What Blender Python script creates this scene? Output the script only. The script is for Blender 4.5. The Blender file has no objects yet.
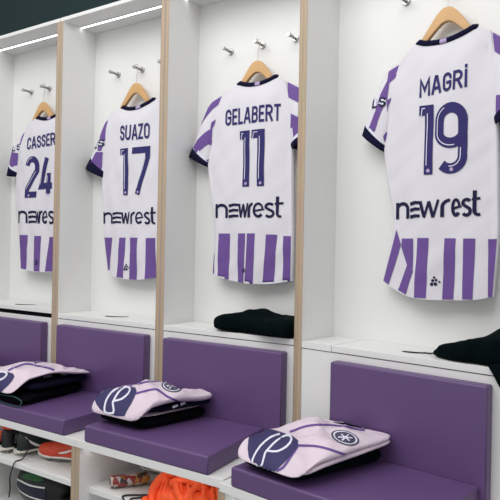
import bpy, bmesh, math, random
from mathutils import Vector, Matrix, noise
from mathutils.bvhtree import BVHTree

# ------------------------------------------------------------------ scene set-up
scn = bpy.context.scene
COL = scn.collection
S = 0.82            # one plan unit of the locker row in metres
ZOFF = 0.787        # height of the locker lid's underside above the floor, metres

def world(P):
    return Vector((P[0] * S, P[1] * S, P[2] * S + ZOFF))

# camera
cam_d = bpy.data.cameras.new('camera')
cam = bpy.data.objects.new('camera', cam_d)
COL.objects.link(cam)
right = Vector((0.83667904, 0.54736423, 0.01898901))
up = Vector((-0.01437472, -0.01271271, 0.99981586))
fwd = Vector((-0.54750484, 0.83679794, 0.00276825))
Mx = Matrix((right, up, -fwd)).transposed().to_4x4()
Mx.translation = world((2.83447588, -2.28840675, 0.40199316))
cam.matrix_world = Mx
cam_d.sensor_width = 36.0
cam_d.lens = 36.0 * 601.36 / 500.0
cam_d.clip_start = 0.05
scn.camera = cam

# world: even, neutral light of a bright white changing room
wd = bpy.data.worlds.new('room_light')
scn.world = wd
wd.use_nodes = True
wd.node_tree.nodes['Background'].inputs[0].default_value = (1.0, 0.995, 0.985, 1)
wd.node_tree.nodes['Background'].inputs[1].default_value = 0.58

def area(name, loc, target, size, sizey, power, color=(1, 1, 1)):
    d = bpy.data.lights.new(name, 'AREA')
    d.shape = 'RECTANGLE'; d.size = size; d.size_y = sizey; d.energy = power; d.color = color
    o = bpy.data.objects.new(name, d)
    COL.objects.link(o)
    o.location = loc
    o.rotation_euler = (Vector(target) - Vector(loc)).to_track_quat('-Z', 'Y').to_euler()
    return o
area('ceiling_light_panel', (0.9, -1.9, 3.1), (0.9, -0.6, 0.6), 3.2, 1.6, 62)

scn.view_settings.view_transform = 'Standard'
scn.view_settings.look = 'None'
scn.view_settings.gamma = 1.0
scn.view_settings.use_curve_mapping = False
scn.view_settings.exposure = 0.0

# ------------------------------------------------------------------ frames of the four bays
W = 0.8; T = 0.0266; D = 0.24624
ZS = 1.709; ZH = 1.7286; ZL = 0.0256
ZST = -0.3638; ZSB = -0.4357; ZBB = -0.4697
YBE = -0.4899
TH2 = math.radians(7.903)
INNER = {-1: W - 2 * T, 0: W - 2 * T, 1: W - 2 * T, 2: 0.86}

def bay_to_row(k, P):
    x, y, z = P
    if k < 2:
        return Vector((k * W + T + x, y, z))
    c, s = math.cos(TH2), math.sin(TH2)
    return Vector((2 * W + T + c * x + s * y, -0.0292 - s * x + c * y, z))
def bay_angle(k):
    return 0.0 if k < 2 else -TH2

# ------------------------------------------------------------------ materials
MATS = {}
def mat(name, color, rough=0.5, metal=0.0, bump=None, vary=None, spec=None, emit=None, sheen=0):
    if name in MATS:
        return MATS[name]
    m = bpy.data.materials.new(name)
    m.use_nodes = True
    nt = m.node_tree; b = nt.nodes['Principled BSDF']
    b.inputs['Base Color'].default_value = (*color, 1)
    b.inputs['Roughness'].default_value = rough
    b.inputs['Metallic'].default_value = metal
    if spec is not None: b.inputs['Specular IOR Level'].default_value = spec
    if sheen: b.inputs['Sheen Weight'].default_value = sheen
    if emit:
        b.inputs['Emission Color'].default_value = (*emit[:3], 1)
        b.inputs['Emission Strength'].default_value = emit[3]
    tc = nt.nodes.new('ShaderNodeTexCoord')
    if vary:
        n = nt.nodes.new('ShaderNodeTexNoise'); n.inputs['Scale'].default_value = vary[0]; n.inputs['Detail'].default_value = 4
        nt.links.new(tc.outputs['Object'], n.inputs['Vector'])
        r = nt.nodes.new('ShaderNodeValToRGB')
        a = vary[1]
        r.color_ramp.elements[0].position = 0.3; r.color_ramp.elements[1].position = 0.7
        r.color_ramp.elements[0].color = (*[c * (1 - a) for c in color], 1)
        r.color_ramp.elements[1].color = (*[min(1, c * (1 + a)) for c in color], 1)
        nt.links.new(n.outputs['Fac'], r.inputs['Fac'])
        nt.links.new(r.outputs['Color'], b.inputs['Base Color'])
    if bump:
        n = nt.nodes.new('ShaderNodeTexNoise'); n.inputs['Scale'].default_value = bump[0]; n.inputs['Detail'].default_value = 3
        nt.links.new(tc.outputs['Object'], n.inputs['Vector'])
        bp = nt.nodes.new('ShaderNodeBump'); bp.inputs['Strength'].default_value = bump[1]; bp.inputs['Distance'].default_value = 0.002
        nt.links.new(n.outputs['Fac'], bp.inputs['Height'])
        nt.links.new(bp.outputs['Normal'], b.inputs['Normal'])
    MATS[name] = m
    return m

def lin(r, g, b):
    f = lambda c: (c / 255 / 12.92) if c / 255 <= 0.04045 else ((c / 255 + 0.055) / 1.055) ** 2.4
    return (f(r), f(g), f(b))

WHITE = mat('white_laminate', lin(230, 230, 228), 0.42, bump=(60, 0.03))
PURPLE = mat('purple_vinyl', lin(97, 72, 118), 0.42, bump=(420, 0.12), vary=(3, 0.05))
PURPLE_SEAM = mat('purple_seam', lin(74, 54, 96), 0.5)
JWHITE = mat('white_jersey_knit', lin(221, 218, 225), 0.85, bump=(300, 0.12))
JPURPLE = mat('purple_jersey_stripe', lin(106, 76, 146), 0.8)
NAVYRIB = mat('navy_rib', lin(18, 18, 48), 0.9, spec=0.15)
PRINT = mat('indigo_print', lin(52, 48, 104), 0.7, spec=0.2)
LOGO = mat('dark_navy_print', lin(28, 28, 64), 0.7, spec=0.2)
PWHITE = mat('white_print', lin(222, 222, 236), 0.6)
LILAC = mat('lilac_tape', lin(180, 160, 200), 0.8)
PINK = mat('pale_pink_knit', lin(220, 204, 216), 0.85, bump=(260, 0.15), vary=(5, 0.03))
PLINE = mat('purple_piping', lin(104, 76, 146), 0.8)
NAVYCLOTH = mat('navy_cloth', lin(15, 17, 36), 0.95, bump=(200, 0.2), spec=0.1)
BLACKCLOTH = mat('black_cloth', lin(8, 10, 13), 0.95, bump=(180, 0.25), spec=0.06)
GREENBLACK = mat('dark_green_cloth', lin(4, 15, 16), 0.95, bump=(160, 0.25), spec=0.06)
TEALTRIM = mat('teal_trim', lin(28, 74, 70), 0.7)
BEECH = mat('beech_wood', lin(206, 162, 108), 0.45, vary=(14, 0.1))
CHROME = mat('brushed_steel', (0.55, 0.54, 0.52), 0.32, metal=1.0)
TEALWALL = mat('dark_teal_paint', lin(13, 42, 46), 0.8, bump=(40, 0.05), vary=(1.2, 0.1))
FLOORM = mat('grey_vinyl_floor', lin(150, 152, 156), 0.5, vary=(8, 0.06))
LEDM = mat('led_diffuser', (1, 1, 1), 0.4, emit=(1.0, 0.99, 0.97, 5.0))
ALU = mat('aluminium_channel', (0.7, 0.7, 0.7), 0.4, metal=0.6)
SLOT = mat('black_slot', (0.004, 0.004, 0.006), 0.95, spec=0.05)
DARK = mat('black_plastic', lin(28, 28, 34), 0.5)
ORANGE = mat('orange_bib_mesh', lin(246, 92, 40), 0.75, bump=(220, 0.3), vary=(9, 0.1))
ORANGEBOOT = mat('orange_boot_skin', lin(206, 66, 34), 0.5, vary=(20, 0.12))
GREENBOOT = mat('dark_green_boot_skin', lin(18, 36, 33), 0.45, vary=(15, 0.15))
BLACKBOOT = mat('black_boot_skin', lin(22, 24, 28), 0.45)
ORANGETRIM = mat('orange_trim', lin(196, 70, 44), 0.6)
SOLEWHITE = mat('off_white_sole', lin(220, 216, 206), 0.5)
STUD = mat('grey_stud', lin(120, 122, 128), 0.35)
SWOOSH = mat('white_mark', lin(226, 228, 224), 0.5)
BAGBLACK = mat('glossy_black_bag', lin(9, 12, 15), 0.4)
BAGGREEN = mat('bright_green_band', lin(34, 100, 50), 0.5)
BAGNAVY = mat('navy_band', lin(15, 20, 44), 0.5)
PALEGREEN = mat('pale_green_cloth', lin(132, 176, 146), 0.85, bump=(150, 0.3))

def ply_material():
    m = bpy.data.materials.new('plywood_edge'); m.use_nodes = True
    nt = m.node_tree; b = nt.nodes['Principled BSDF']; b.inputs['Roughness'].default_value = 0.58
    uv = nt.nodes.new('ShaderNodeUVMap'); sp = nt.nodes.new('ShaderNodeSeparateXYZ')
    nt.links.new(uv.outputs['UV'], sp.inputs[0])
    r = nt.nodes.new('ShaderNodeValToRGB'); e = r.color_ramp.elements
    e[0].position = 0; e[0].color = (*lin(150, 124, 100), 1)
    e[1].position = 1; e[1].color = (*lin(160, 134, 110), 1)
    for p, c in [(0.16, (205, 184, 158)), (0.3, (184, 158, 132)), (0.46, (210, 189, 162)), (0.62, (188, 163, 136)), (0.8, (208, 187, 160)), (0.93, (180, 154, 130))]:
        x = r.color_ramp.elements.new(p); x.color = (*lin(*c), 1)
    nt.links.new(sp.outputs[0], r.inputs['Fac'])
    tc = nt.nodes.new('ShaderNodeTexCoord'); mp = nt.nodes.new('ShaderNodeMapping'); mp.inputs['Scale'].default_value = (60, 60, 3)
    n = nt.nodes.new('ShaderNodeTexNoise'); n.inputs['Scale'].default_value = 4; n.inputs['Detail'].default_value = 5
    nt.links.new(tc.outputs['Object'], mp.inputs[0]); nt.links.new(mp.outputs[0], n.inputs['Vector'])
    mx = nt.nodes.new('ShaderNodeMix'); mx.data_type = 'RGBA'; mx.blend_type = 'MULTIPLY'; mx.inputs[0].default_value = 0.4
    nt.links.new(r.outputs['Color'], mx.inputs[6]); nt.links.new(n.outputs['Color'], mx.inputs[7])
    nt.links.new(mx.outputs[2], b.inputs['Base Color'])
    return m
PLY = ply_material()

# ------------------------------------------------------------------ building helpers
class MB:
    """Collects shapes in the coordinates of one bay (or of one thing) as verts / faces / materials."""
    def __init__(s):
        s.v = []; s.f = []; s.m = []; s.sm = []; s.uv = []
    def add(s, verts, faces, mi=0, smooth=False, uvs=None):
        o = len(s.v); s.v += [Vector(p) for p in verts]
        for i, f in enumerate(faces):
            s.f.append([o + j for j in f]); s.m.append(mi if not isinstance(mi, list) else mi[i]); s.sm.append(smooth)
            s.uv.append(uvs[i] if uvs and uvs[i] else None)
        return s
    def box(s, a, b, mi=0, front=None):
        x0, y0, z0 = a; x1, y1, z1 = b
        v = [(x0, y0, z0), (x1, y0, z0), (x1, y1, z0), (x0, y1, z0), (x0, y0, z1), (x1, y0, z1), (x1, y1, z1), (x0, y1, z1)]
        f = [(0, 3, 2, 1), (4, 5, 6, 7), (0, 1, 5, 4), (1, 2, 6, 5), (2, 3, 7, 6), (3, 0, 4, 7)]
        mi_l = [mi] * 6
        if front is not None: mi_l[2] = front
        return s.add(v, f, mi_l, uvs=[None, None, [(0, 0), (1, 0), (1, 1), (0, 1)], None, None, None])
    def prism(s, poly, z0, z1, mi=0):
        n = len(poly)
        v = [(x, y, z0) for x, y in poly] + [(x, y, z1) for x, y in poly]
        f = [tuple(reversed(range(n))), tuple(range(n, 2 * n))] + [(i, (i + 1) % n, n + (i + 1) % n, n + i) for i in range(n)]
        return s.add(v, f, mi)
    def grid(s, rows, mi=0, close=False, smooth=True):
        n = len(rows); m = len(rows[0]); v = [p for r in rows for p in r]; f = []
        for i in range(n - 1):
            for j in range(m if close else m - 1):
                j2 = (j + 1) % m
                f.append((i * m + j, i * m + j2, (i + 1) * m + j2, (i + 1) * m + j))
        return s.add(v, f, mi, smooth)
    def lathe(s, axis0, axis1, prof, n=14, mi=0):
        a = Vector(axis0); b = Vector(axis1); d = (b - a); L = d.length; d.normalize()
        e = d.orthogonal().normalized(); g = d.cross(e)
        rows = []
        for t, r in prof:
            c = a + d * L * t
            rows.append([c + (e * math.cos(q) + g * math.sin(q)) * r for q in [2 * math.pi * j / n for j in range(n)]])
        s.grid(rows, mi, True)
        o = len(s.v) - n * len(rows)
        for k in (0, len(rows) - 1):
            idx = [o + k * n + j for j in range(n)]
            s.f.append(idx if k else idx[::-1]); s.m.append(mi); s.sm.append(False); s.uv.append(None)
        return s
    def tube(s, pts, r, n=8, mi=0, closed=False, flat=1.0):
        pts = [Vector(p) for p in pts]; rows = []; N = len(pts); prev = None
        for i, p in enumerate(pts):
            d = (pts[(i + 1) % N] - pts[i - 1]) if closed else (pts[min(i + 1, N - 1)] - pts[max(i - 1, 0)])
            d.normalize()
            if prev is None: e = d.orthogonal().normalized()
            else:
                e = prev - d * prev.dot(d)
                e = e.normalized() if e.length > 1e-6 else d.orthogonal().normalized()
            prev = e; g = d.cross(e)
            rr = r(i / (N - 1)) if callable(r) else r
            rows.append([p + (e * math.cos(q) * rr + g * math.sin(q) * rr * flat) for q in [2 * math.pi * j / n for j in range(n)]])
        if closed: rows.append(rows[0])
        s.grid(rows, mi, True)
        if not closed:
            o = len(s.v) - n * len(rows)
            for k in (0, len(rows) - 1):
                idx = [o + k * n + j for j in range(n)]
                s.f.append(idx if k else idx[::-1]); s.m.append(mi); s.sm.append(False); s.uv.append(None)
        return s
    def bvh(s):
        return BVHTree.FromPolygons([tuple(p) for p in s.v], s.f)

class Frame:
    """Where a thing stands: a bay and a base point in it."""
    def __init__(s, k, base, rot=0.0):
        s.k = k; s.base = Vector(base); s.rot = rot
    def loc(s): return world(bay_to_row(s.k, s.base))
    def ang(s): return bay_angle(s.k)

def mesh_of(name, mb, mats, fr):
    me = bpy.data.meshes.new(name)
    me.from_pydata([tuple((p - fr.base) * S) for p in mb.v], [], mb.f)
    for m in mats: me.materials.append(m)
    me.polygons.foreach_set('material_index', mb.m)
    me.polygons.foreach_set('use_smooth', mb.sm)
    if any(u for u in mb.uv):
        uvl = me.uv_layers.new(name='UVMap')
        for p, u in zip(me.polygons, mb.uv):
            if u:
                for li, c in zip(p.loop_indices, u): uvl.data[li].uv = c
    me.update()
    return me

def props(o, label=None, cat=None, group=None, kind=None):
    if label: o['label'] = label
    if cat: o['category'] = cat
    if group: o['group'] = group
    if kind: o['kind'] = kind
    return o

def thing(name, label, cat, fr, group=None):
    o = bpy.data.objects.new(name, None); COL.objects.link(o)
    o.empty_display_size = 0.05
    o.location = fr.loc(); o.rotation_euler = (0, 0, fr.ang())
    return props(o, label, cat, group)

def part(name, mb, mats, parent, fr, bevel=None, label=None, kind=None, subsurf=0):
    me = mesh_of(name, mb, mats if isinstance(mats, list) else [mats], fr)
    o = bpy.data.objects.new(name, me); COL.objects.link(o)
    if parent is not None: o.parent = parent
    else: o.location = fr.loc(); o.rotation_euler = (0, 0, fr.ang())
    if bevel:
        b = o.modifiers.new('bevel', 'BEVEL'); b.width = bevel[0] * S; b.segments = bevel[1]; b.limit_method = 'ANGLE'; b.angle_limit = math.radians(40)
        b.harden_normals = False
        for p in me.polygons: p.use_smooth = True
        wn = o.modifiers.new('normals', 'WEIGHTED_NORMAL'); wn.keep_sharp = True
    if subsurf:
        b = o.modifiers.new('subsurf', 'SUBSURF'); b.levels = subsurf; b.render_levels = subsurf
    return props(o, label, None, None, kind)

def solo(name, mb, mats, fr, label, cat, group=None, bevel=None):
    o = part(name, mb, mats, None, fr, bevel)
    return props(o, label, cat, group)

def copy_tree(o, loc, rot, label, parent=None):
    c = o.copy(); COL.objects.link(c)
    if parent is None:
        c.location = loc; c.rotation_euler = (0, 0, rot); c['label'] = label
    else:
        c.parent = parent
    for ch in list(o.children):
        copy_tree(ch, None, None, None, c)
    return c

def lerp(a, b, t): return a + (b - a) * t
def interp(tab, x):
    if x <= tab[0][0]: return tab[0][1]
    for (a, b), (c, d) in zip(tab, tab[1:]):
        if x <= c: return b + (d - b) * (x - a) / max(1e-9, c - a)
    return tab[-1][1]
def smooth_path(pts, n):
    """Catmull-Rom through the points."""
    P = [Vector(p) for p in pts]; P = [P[0] * 2 - P[1]] + P + [P[-1] * 2 - P[-2]]; out = []
    segs = len(P) - 3
    for i in range(n + 1):
        u = i / n * segs; k = min(int(u), segs - 1); t = u - k
        a, b, c, d = P[k:k + 4]
        out.append(0.5 * ((2 * b) + (c - a) * t + (2 * a - 5 * b + 4 * c - d) * t * t + (3 * b - a - 3 * c + d) * t ** 3))
    return out
# ------------------------------------------------------------------ flat drawing: strokes and letters
def arc(cx, cy, rx, ry, a0, a1, n=10):
    return [(cx + rx * math.cos(math.radians(lerp(a0, a1, i / n))), cy + ry * math.sin(math.radians(lerp(a0, a1, i / n)))) for i in range(n + 1)]
def stroke(pts, sw, cap=True, sw2=None):
    """Quads along a polyline with mitred joints."""
    P = []
    for p in pts:
        v = Vector((p[0], p[1]))
        if not P or (v - P[-1]).length > 1e-4: P.append(v)
    if cap:
        P[0] = P[0] + (P[0] - P[1]).normalized() * sw / 2
        P[-1] = P[-1] + (P[-1] - P[-2]).normalized() * sw / 2
    L = []; R = []
    N = len(P)
    for i in range(N):
        w = sw if sw2 is None else lerp(sw, sw2, i / (N - 1))
        d0 = (P[i] - P[i - 1]).normalized() if i else (P[1] - P[0]).normalized()
        d1 = (P[i + 1] - P[i]).normalized() if i < N - 1 else d0
        n0 = Vector((-d0.y, d0.x)); n1 = Vector((-d1.y, d1.x))
        m = n0 + n1
        m = m.normalized() if m.length > 1e-6 else n0
        k = min(2.2, 1 / max(0.3, m.dot(n0)))
        L.append(P[i] + m * w / 2 * k); R.append(P[i] - m * w / 2 * k)
    return [[tuple(R[i]), tuple(R[i + 1]), tuple(L[i + 1]), tuple(L[i])] for i in range(N - 1)]

GLYPH = {
 'A': (0.62, [[(0, 0), (0.42, 1), (0.58, 1), (1, 0)], [(0.16, 0.28), (0.84, 0.28)]]),
 'B': (0.56, [[(0, 0), (0, 1), (0.55, 1)] + arc(0.55, 0.77, 0.4, 0.23, 80, -80, 8) + [(0.5, 0.54), (0, 0.54)], [(0.5, 0.54)] + arc(0.58, 0.27, 0.42, 0.27, 80, -80, 8) + [(0.5, 0), (0, 0)]]),
 'C': (0.55, [arc(0.5, 0.74, 0.5, 0.26, 5, 180) + arc(0.5, 0.26, 0.5, 0.26, 180, 355)]),
 'E': (0.46, [[(1, 1), (0, 1), (0, 0), (1, 0)], [(0, 0.51), (0.85, 0.51)]]),
 'G': (0.56, [arc(0.5, 0.74, 0.5, 0.26, 5, 180) + arc(0.5, 0.26, 0.5, 0.26, 180, 360) + [(1, 0.47), (0.55, 0.47)]]),
 'i': (0.14, [[(0.5, 0), (0.5, 0.95)], [(0.5, 1.22), (0.5, 1.25)]]),
 'L': (0.44, [[(0, 1), (0, 0), (1, 0)]]),
 'M': (0.72, [[(0, 0), (0, 1), (0.5, 0.32), (1, 1), (1, 0)]]),
 'O': (0.56, [arc(0.5, 0.74, 0.5, 0.26, 0, 180) + arc(0.5, 0.26, 0.5, 0.26, 180, 360) + [(1, 0.74)]]),
 'R': (0.56, [[(0, 0), (0, 1), (0.5, 1)] + arc(0.52, 0.74, 0.48, 0.26, 85, -85, 9) + [(0.5, 0.48), (0, 0.48)], [(0.55, 0.46), (1, 0)]]),
 'S': (0.54, [arc(0.5, 0.76, 0.5, 0.24, 10, 180, 9) + arc(0.5, 0.74, 0.5, 0.22, 190, 262, 5) + arc(0.5, 0.28, 0.5, 0.24, 82, 0, 6) + arc(0.5, 0.26, 0.5, 0.26, -5, -170, 9)]),
 'T': (0.5, [[(0, 1), (1, 1)], [(0.5, 1), (0.5, 0)]]),
 'U': (0.56, [[(0, 1), (0, 0.28)] + arc(0.5, 0.27, 0.5, 0.27, 185, 355) + [(1, 0.28), (1, 1)]]),
 'Z': (0.52, [[(0, 1), (1, 1), (0, 0), (1, 0)]]),
}
def text_quads(txt, sw=0.15, gap=0.12):
    """Quads of a word with cap height 1, returned with its total width."""
    x = 0; q = []
    for ch in txt:
        w, st = GLYPH[ch]
        w += 0.06
        for s_ in st:
            pts = [(x + sw / 2 + p[0] * (w - sw) if w > sw * 1.6 else x + w / 2, sw / 2 + p[1] * (1 - sw)) for p in s_]
            q += stroke(pts, sw)
        x += w + gap
    return q, x - gap
def digit(ch, w, s):
    """Strokes, inner lines and badge spot of a shirt numeral one unit high in a tight box of width w."""
    h = s / 2
    if ch == '1':
        return [[(h, 1 - h), (w - h, 1 - h), (w - h, h)]], [[(0.035, 0.985 - s), (0.05, 0.955), (w - s, 0.955)], [(w - s * 0.72, 0.88), (w - s * 0.72, 0.13)]], (w - h, 0.055)
    if ch == '7':
        return [[(h, 1 - h), (w - h, 1 - h), (w - h - 0.005, 0.78), (w * 0.36, h)]], [[(w - s * 0.95, 0.78), (w * 0.36 - s * 0.25, 0.13)]], (w * 0.36, 0.055)
    if ch == '9':
        c = w / 2; rx = c - h; t = 1 - h - 0.18; b = 0.36 + h + 0.14
        ri = rx + s * 0.22
        return [[(w - h, t - 0.02)] + arc(c, t, rx, 0.18, 0, 180, 12) + arc(c, b, rx, 0.14, 180, 335, 11), [(w - h, t), (w - h, h + 0.17)] + arc(c, h + 0.17, rx, 0.17, 0, -140, 10)], \
            [arc(c, t, ri, 0.18 + s * 0.22, 120, 180, 6) + arc(c, b, ri, 0.14 + s * 0.22, 180, 285, 8), [(w - s * 0.72, 0.36), (w - s * 0.72, h + 0.17)] + arc(c, h + 0.17, rx - s * 0.22, 0.17 - s * 0.22, 0, -100, 7)], (c + rx * 0.1, 0.06)
    if ch == '2':
        c = w / 2; rx = c - h; t = 1 - h - 0.18
        return [arc(c, t, rx, 0.18, 170, 0, 12) + [(w - h, t - 0.1), (h, 0.2), (h, h), (w - h, h)]], [arc(c, t, rx + s * 0.22, 0.18 + s * 0.22, 160, 90, 7), [(w - s * 0.8, t - 0.13), (0.035, 0.2)]], (w * 0.3, 0.055)
    x = w * 0.78
    return [[(w * 0.5, 1 - h), (h, 0.26), (w - h, 0.26)], [(x - h, 0.56), (x - h, h)]], [[(w * 0.46 - s * 0.3, 0.93), (0.035, 0.3)], [(x - s * 0.75, 0.5), (x - s * 0.75, 0.34)]], (x - h, 0.055)
NUMBER = {'11': ((0.235, 0.285), 0.045, 0.15), '17': ((0.24, 0.5), 0.12, 0.135), '24': ((0.47, 0.56), 0.0, 0.145), '19': ((0.24, 0.52), 0.03, 0.145)}
def digits(txt):
    ws, gap, s = NUMBER[txt]
    x = 0; q = []; white = []; dots = []
    for ch, w in zip(txt, ws):
        st, inl, dot = digit(ch, w, s)
        for s_ in st: q += stroke([(x + p[0], p[1]) for p in s_], s, ch in '17')
        for s_ in inl: white += stroke([(x + p[0], p[1]) for p in s_], 0.013, False)
        dots.append((x + dot[0], dot[1]))
        x += w + gap
    return q, white, dots, x - gap

def sponsor_quads(xs):
    """'newrest' with a three-bar e: xs = left and right limit of every letter, in units of the x-height."""
    q = []
    def L(i): return xs[2 * i], xs[2 * i + 1]
    a, b = L(0); w = b - a
    q += stroke([(a + 0.11, 1.0), (a + 0.12, 0)], 0.22, False)
    q += stroke([(a + 0.14, 0.7)] + arc(a + w * 0.5, 0.6, w * 0.5 - 0.11, 0.32, 140, 0, 8) + [(b - 0.11, 0)], 0.18, False, 0.23)
    a, b = L(1)
    for zc, sl in ((0.88, 0.05), (0.5, 0.05), (0.11, 0.03)):
        q += stroke([(a, zc - 0.03), (lerp(a, b, 0.5), zc + sl), (b, zc + sl * 0.4)], 0.21, False, 0.17)
    a, b = L(2); w = b - a; st = min(0.19, w * 0.2)
    q += stroke([(a + st / 2, 0.98), (a + w * 0.29, 0.05)], st, False)
    q += stroke([(a + w * 0.29, 0.0), (a + w * 0.5, 0.95)], st * 0.75, False)
    q += stroke([(a + w * 0.5, 0.95), (a + w * 0.72, 0.0)], st, False)
    q += stroke([(a + w * 0.72, 0.0), (b - st / 3, 1.02)], st * 0.75, False)
    a, b = L(3)
    q += stroke([(a + 0.11, 0.0), (a + 0.11, 0.58)] + arc(b, 0.58, b - a - 0.11, 0.38, 180, 92, 7), 0.22, False, 0.17)
    a, b = L(4); w = b - a
    q += stroke([(a + 0.14, 0.46), (b - 0.08, 0.56)] + arc((a + b) / 2, 0.54, w / 2 - 0.1, 0.42, 5, 180, 9) + arc((a + b) / 2, 0.5, w / 2 - 0.1, 0.42, 180, 320, 9), 0.14, False, 0.21)
    a, b = L(5); c = (a + b) / 2; r = (b - a) / 2 - 0.07
    q += stroke(arc(c, 0.74, r, 0.2, 30, 200, 8) + [(c, 0.52)] + arc(c, 0.27, r, 0.22, 60, -150, 9), 0.18, False)
    a, b = L(6); w = b - a
    q += stroke([(a + w * 0.3, 1.42), (a + w * 0.3, 0.3)] + arc(a + w * 0.3 + 0.2, 0.28, 0.2, 0.22, 180, 300, 6), 0.22, False, 0.16)
    q += stroke([(a - 0.02, 0.93), (b, 0.97)], 0.15, False)
    return q

def fill(polys, maxlen=0.03):
    """Split flat polygons into small faces so that they can follow a surface."""
    V = []; F = []
    for p in polys:
        p = [tuple(a) for a in p]
        if len(p) == 4:
            P = [Vector(a) for a in p]
            nu = max(1, math.ceil(max((P[1] - P[0]).length, (P[2] - P[3]).length) / maxlen))
            nv = max(1, math.ceil(max((P[3] - P[0]).length, (P[2] - P[1]).length) / maxlen))
            o = len(V)
            for j in range(nv + 1):
                for i in range(nu + 1):
                    u, v = i / nu, j / nv
                    V.append(P[0] * (1 - u) * (1 - v) + P[1] * u * (1 - v) + P[2] * u * v + P[3] * (1 - u) * v)
            for j in range(nv):
                for i in range(nu):
                    a = o + j * (nu + 1) + i
                    F.append((a, a + 1, a + nu + 2, a + nu + 1))
        else:
            bm = bmesh.new()
            f = bm.faces.new([bm.verts.new((a[0], a[1], 0)) for a in p])
            bmesh.ops.triangulate(bm, faces=[f])
            for _ in range(4):
                es = [e for e in bm.edges if e.calc_length() > maxlen]
                if not es: break
                bmesh.ops.subdivide_edges(bm, edges=es, cuts=1)
                bmesh.ops.triangulate(bm, faces=[f for f in bm.faces if len(f.verts) > 3])
            o = len(V)
            bm.verts.index_update()
            V += [Vector((v.co.x, v.co.y)) for v in bm.verts]
            F += [tuple(o + v.index for v in f.verts) for f in bm.faces]
            bm.free()
    return V, F
def disc(cx, cy, rx, ry, n=16):
    return [(cx + rx * math.cos(2 * math.pi * i / n), cy + ry * math.sin(2 * math.pi * i / n)) for i in range(n)]
def lay(polys, bvh, org, e1, e2, d, lift, maxlen=0.03, base=0.0, reach=0.012):
    """Lay flat polygons (in the plane org + a*e1 + b*e2) on a surface along direction d."""
    V, F = fill(polys, maxlen)
    org = Vector(org); e1 = Vector(e1); e2 = Vector(e2); d = Vector(d).normalized(); out = []; ok = []
    for v in V:
        p = org + e1 * v[0] + e2 * v[1]
        h, n, i, dist = bvh.ray_cast(p - d * 2, d)
        if h is None:
            # just past the edge: wrap round to the nearest bit of cloth
            best = None
            for t_ in (-0.12, -0.09, -0.06, -0.03, 0.0, 0.03, 0.06, 0.09, 0.12):
                h2, n2, i2, d2 = bvh.find_nearest(p + d * (t_ + base))
                if h2 is not None and (best is None or d2 < best[1]): best = (h2, d2, n2)
            if best is None or best[1] > reach: out.append(p); ok.append(False)
            else:
                q_ = (p - best[0]); q_ = q_ - d * q_.dot(d)
                out.append(best[0] - d * lift + (q_.normalized() * lift if q_.length > 1e-6 else q_)); ok.append(True)
        else:
            n = n if n.dot(d) < 0 else -n
            out.append(h + (n * 0.8 - d * 0.4) * lift); ok.append(True)
    F2 = []
    for f in F:
        if all(ok[i] for i in f):
            a, b, c = out[f[0]], out[f[1]], out[f[2]]
            n = (b - a).cross(c - a)
            F2.append(f if n.dot(d) <= 0 else tuple(reversed(f)))
    mb = MB(); mb.add(out, F2, 0, True)
    return mb
def lay_xz(polys, bvh, lift, maxlen=0.03, reach=0.035):
    return lay(polys, bvh, (0, 0, 0), (1, 0, 0), (0, 0, 1), (0, 1, 0), lift, maxlen, base=0.19, reach=reach)
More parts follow.
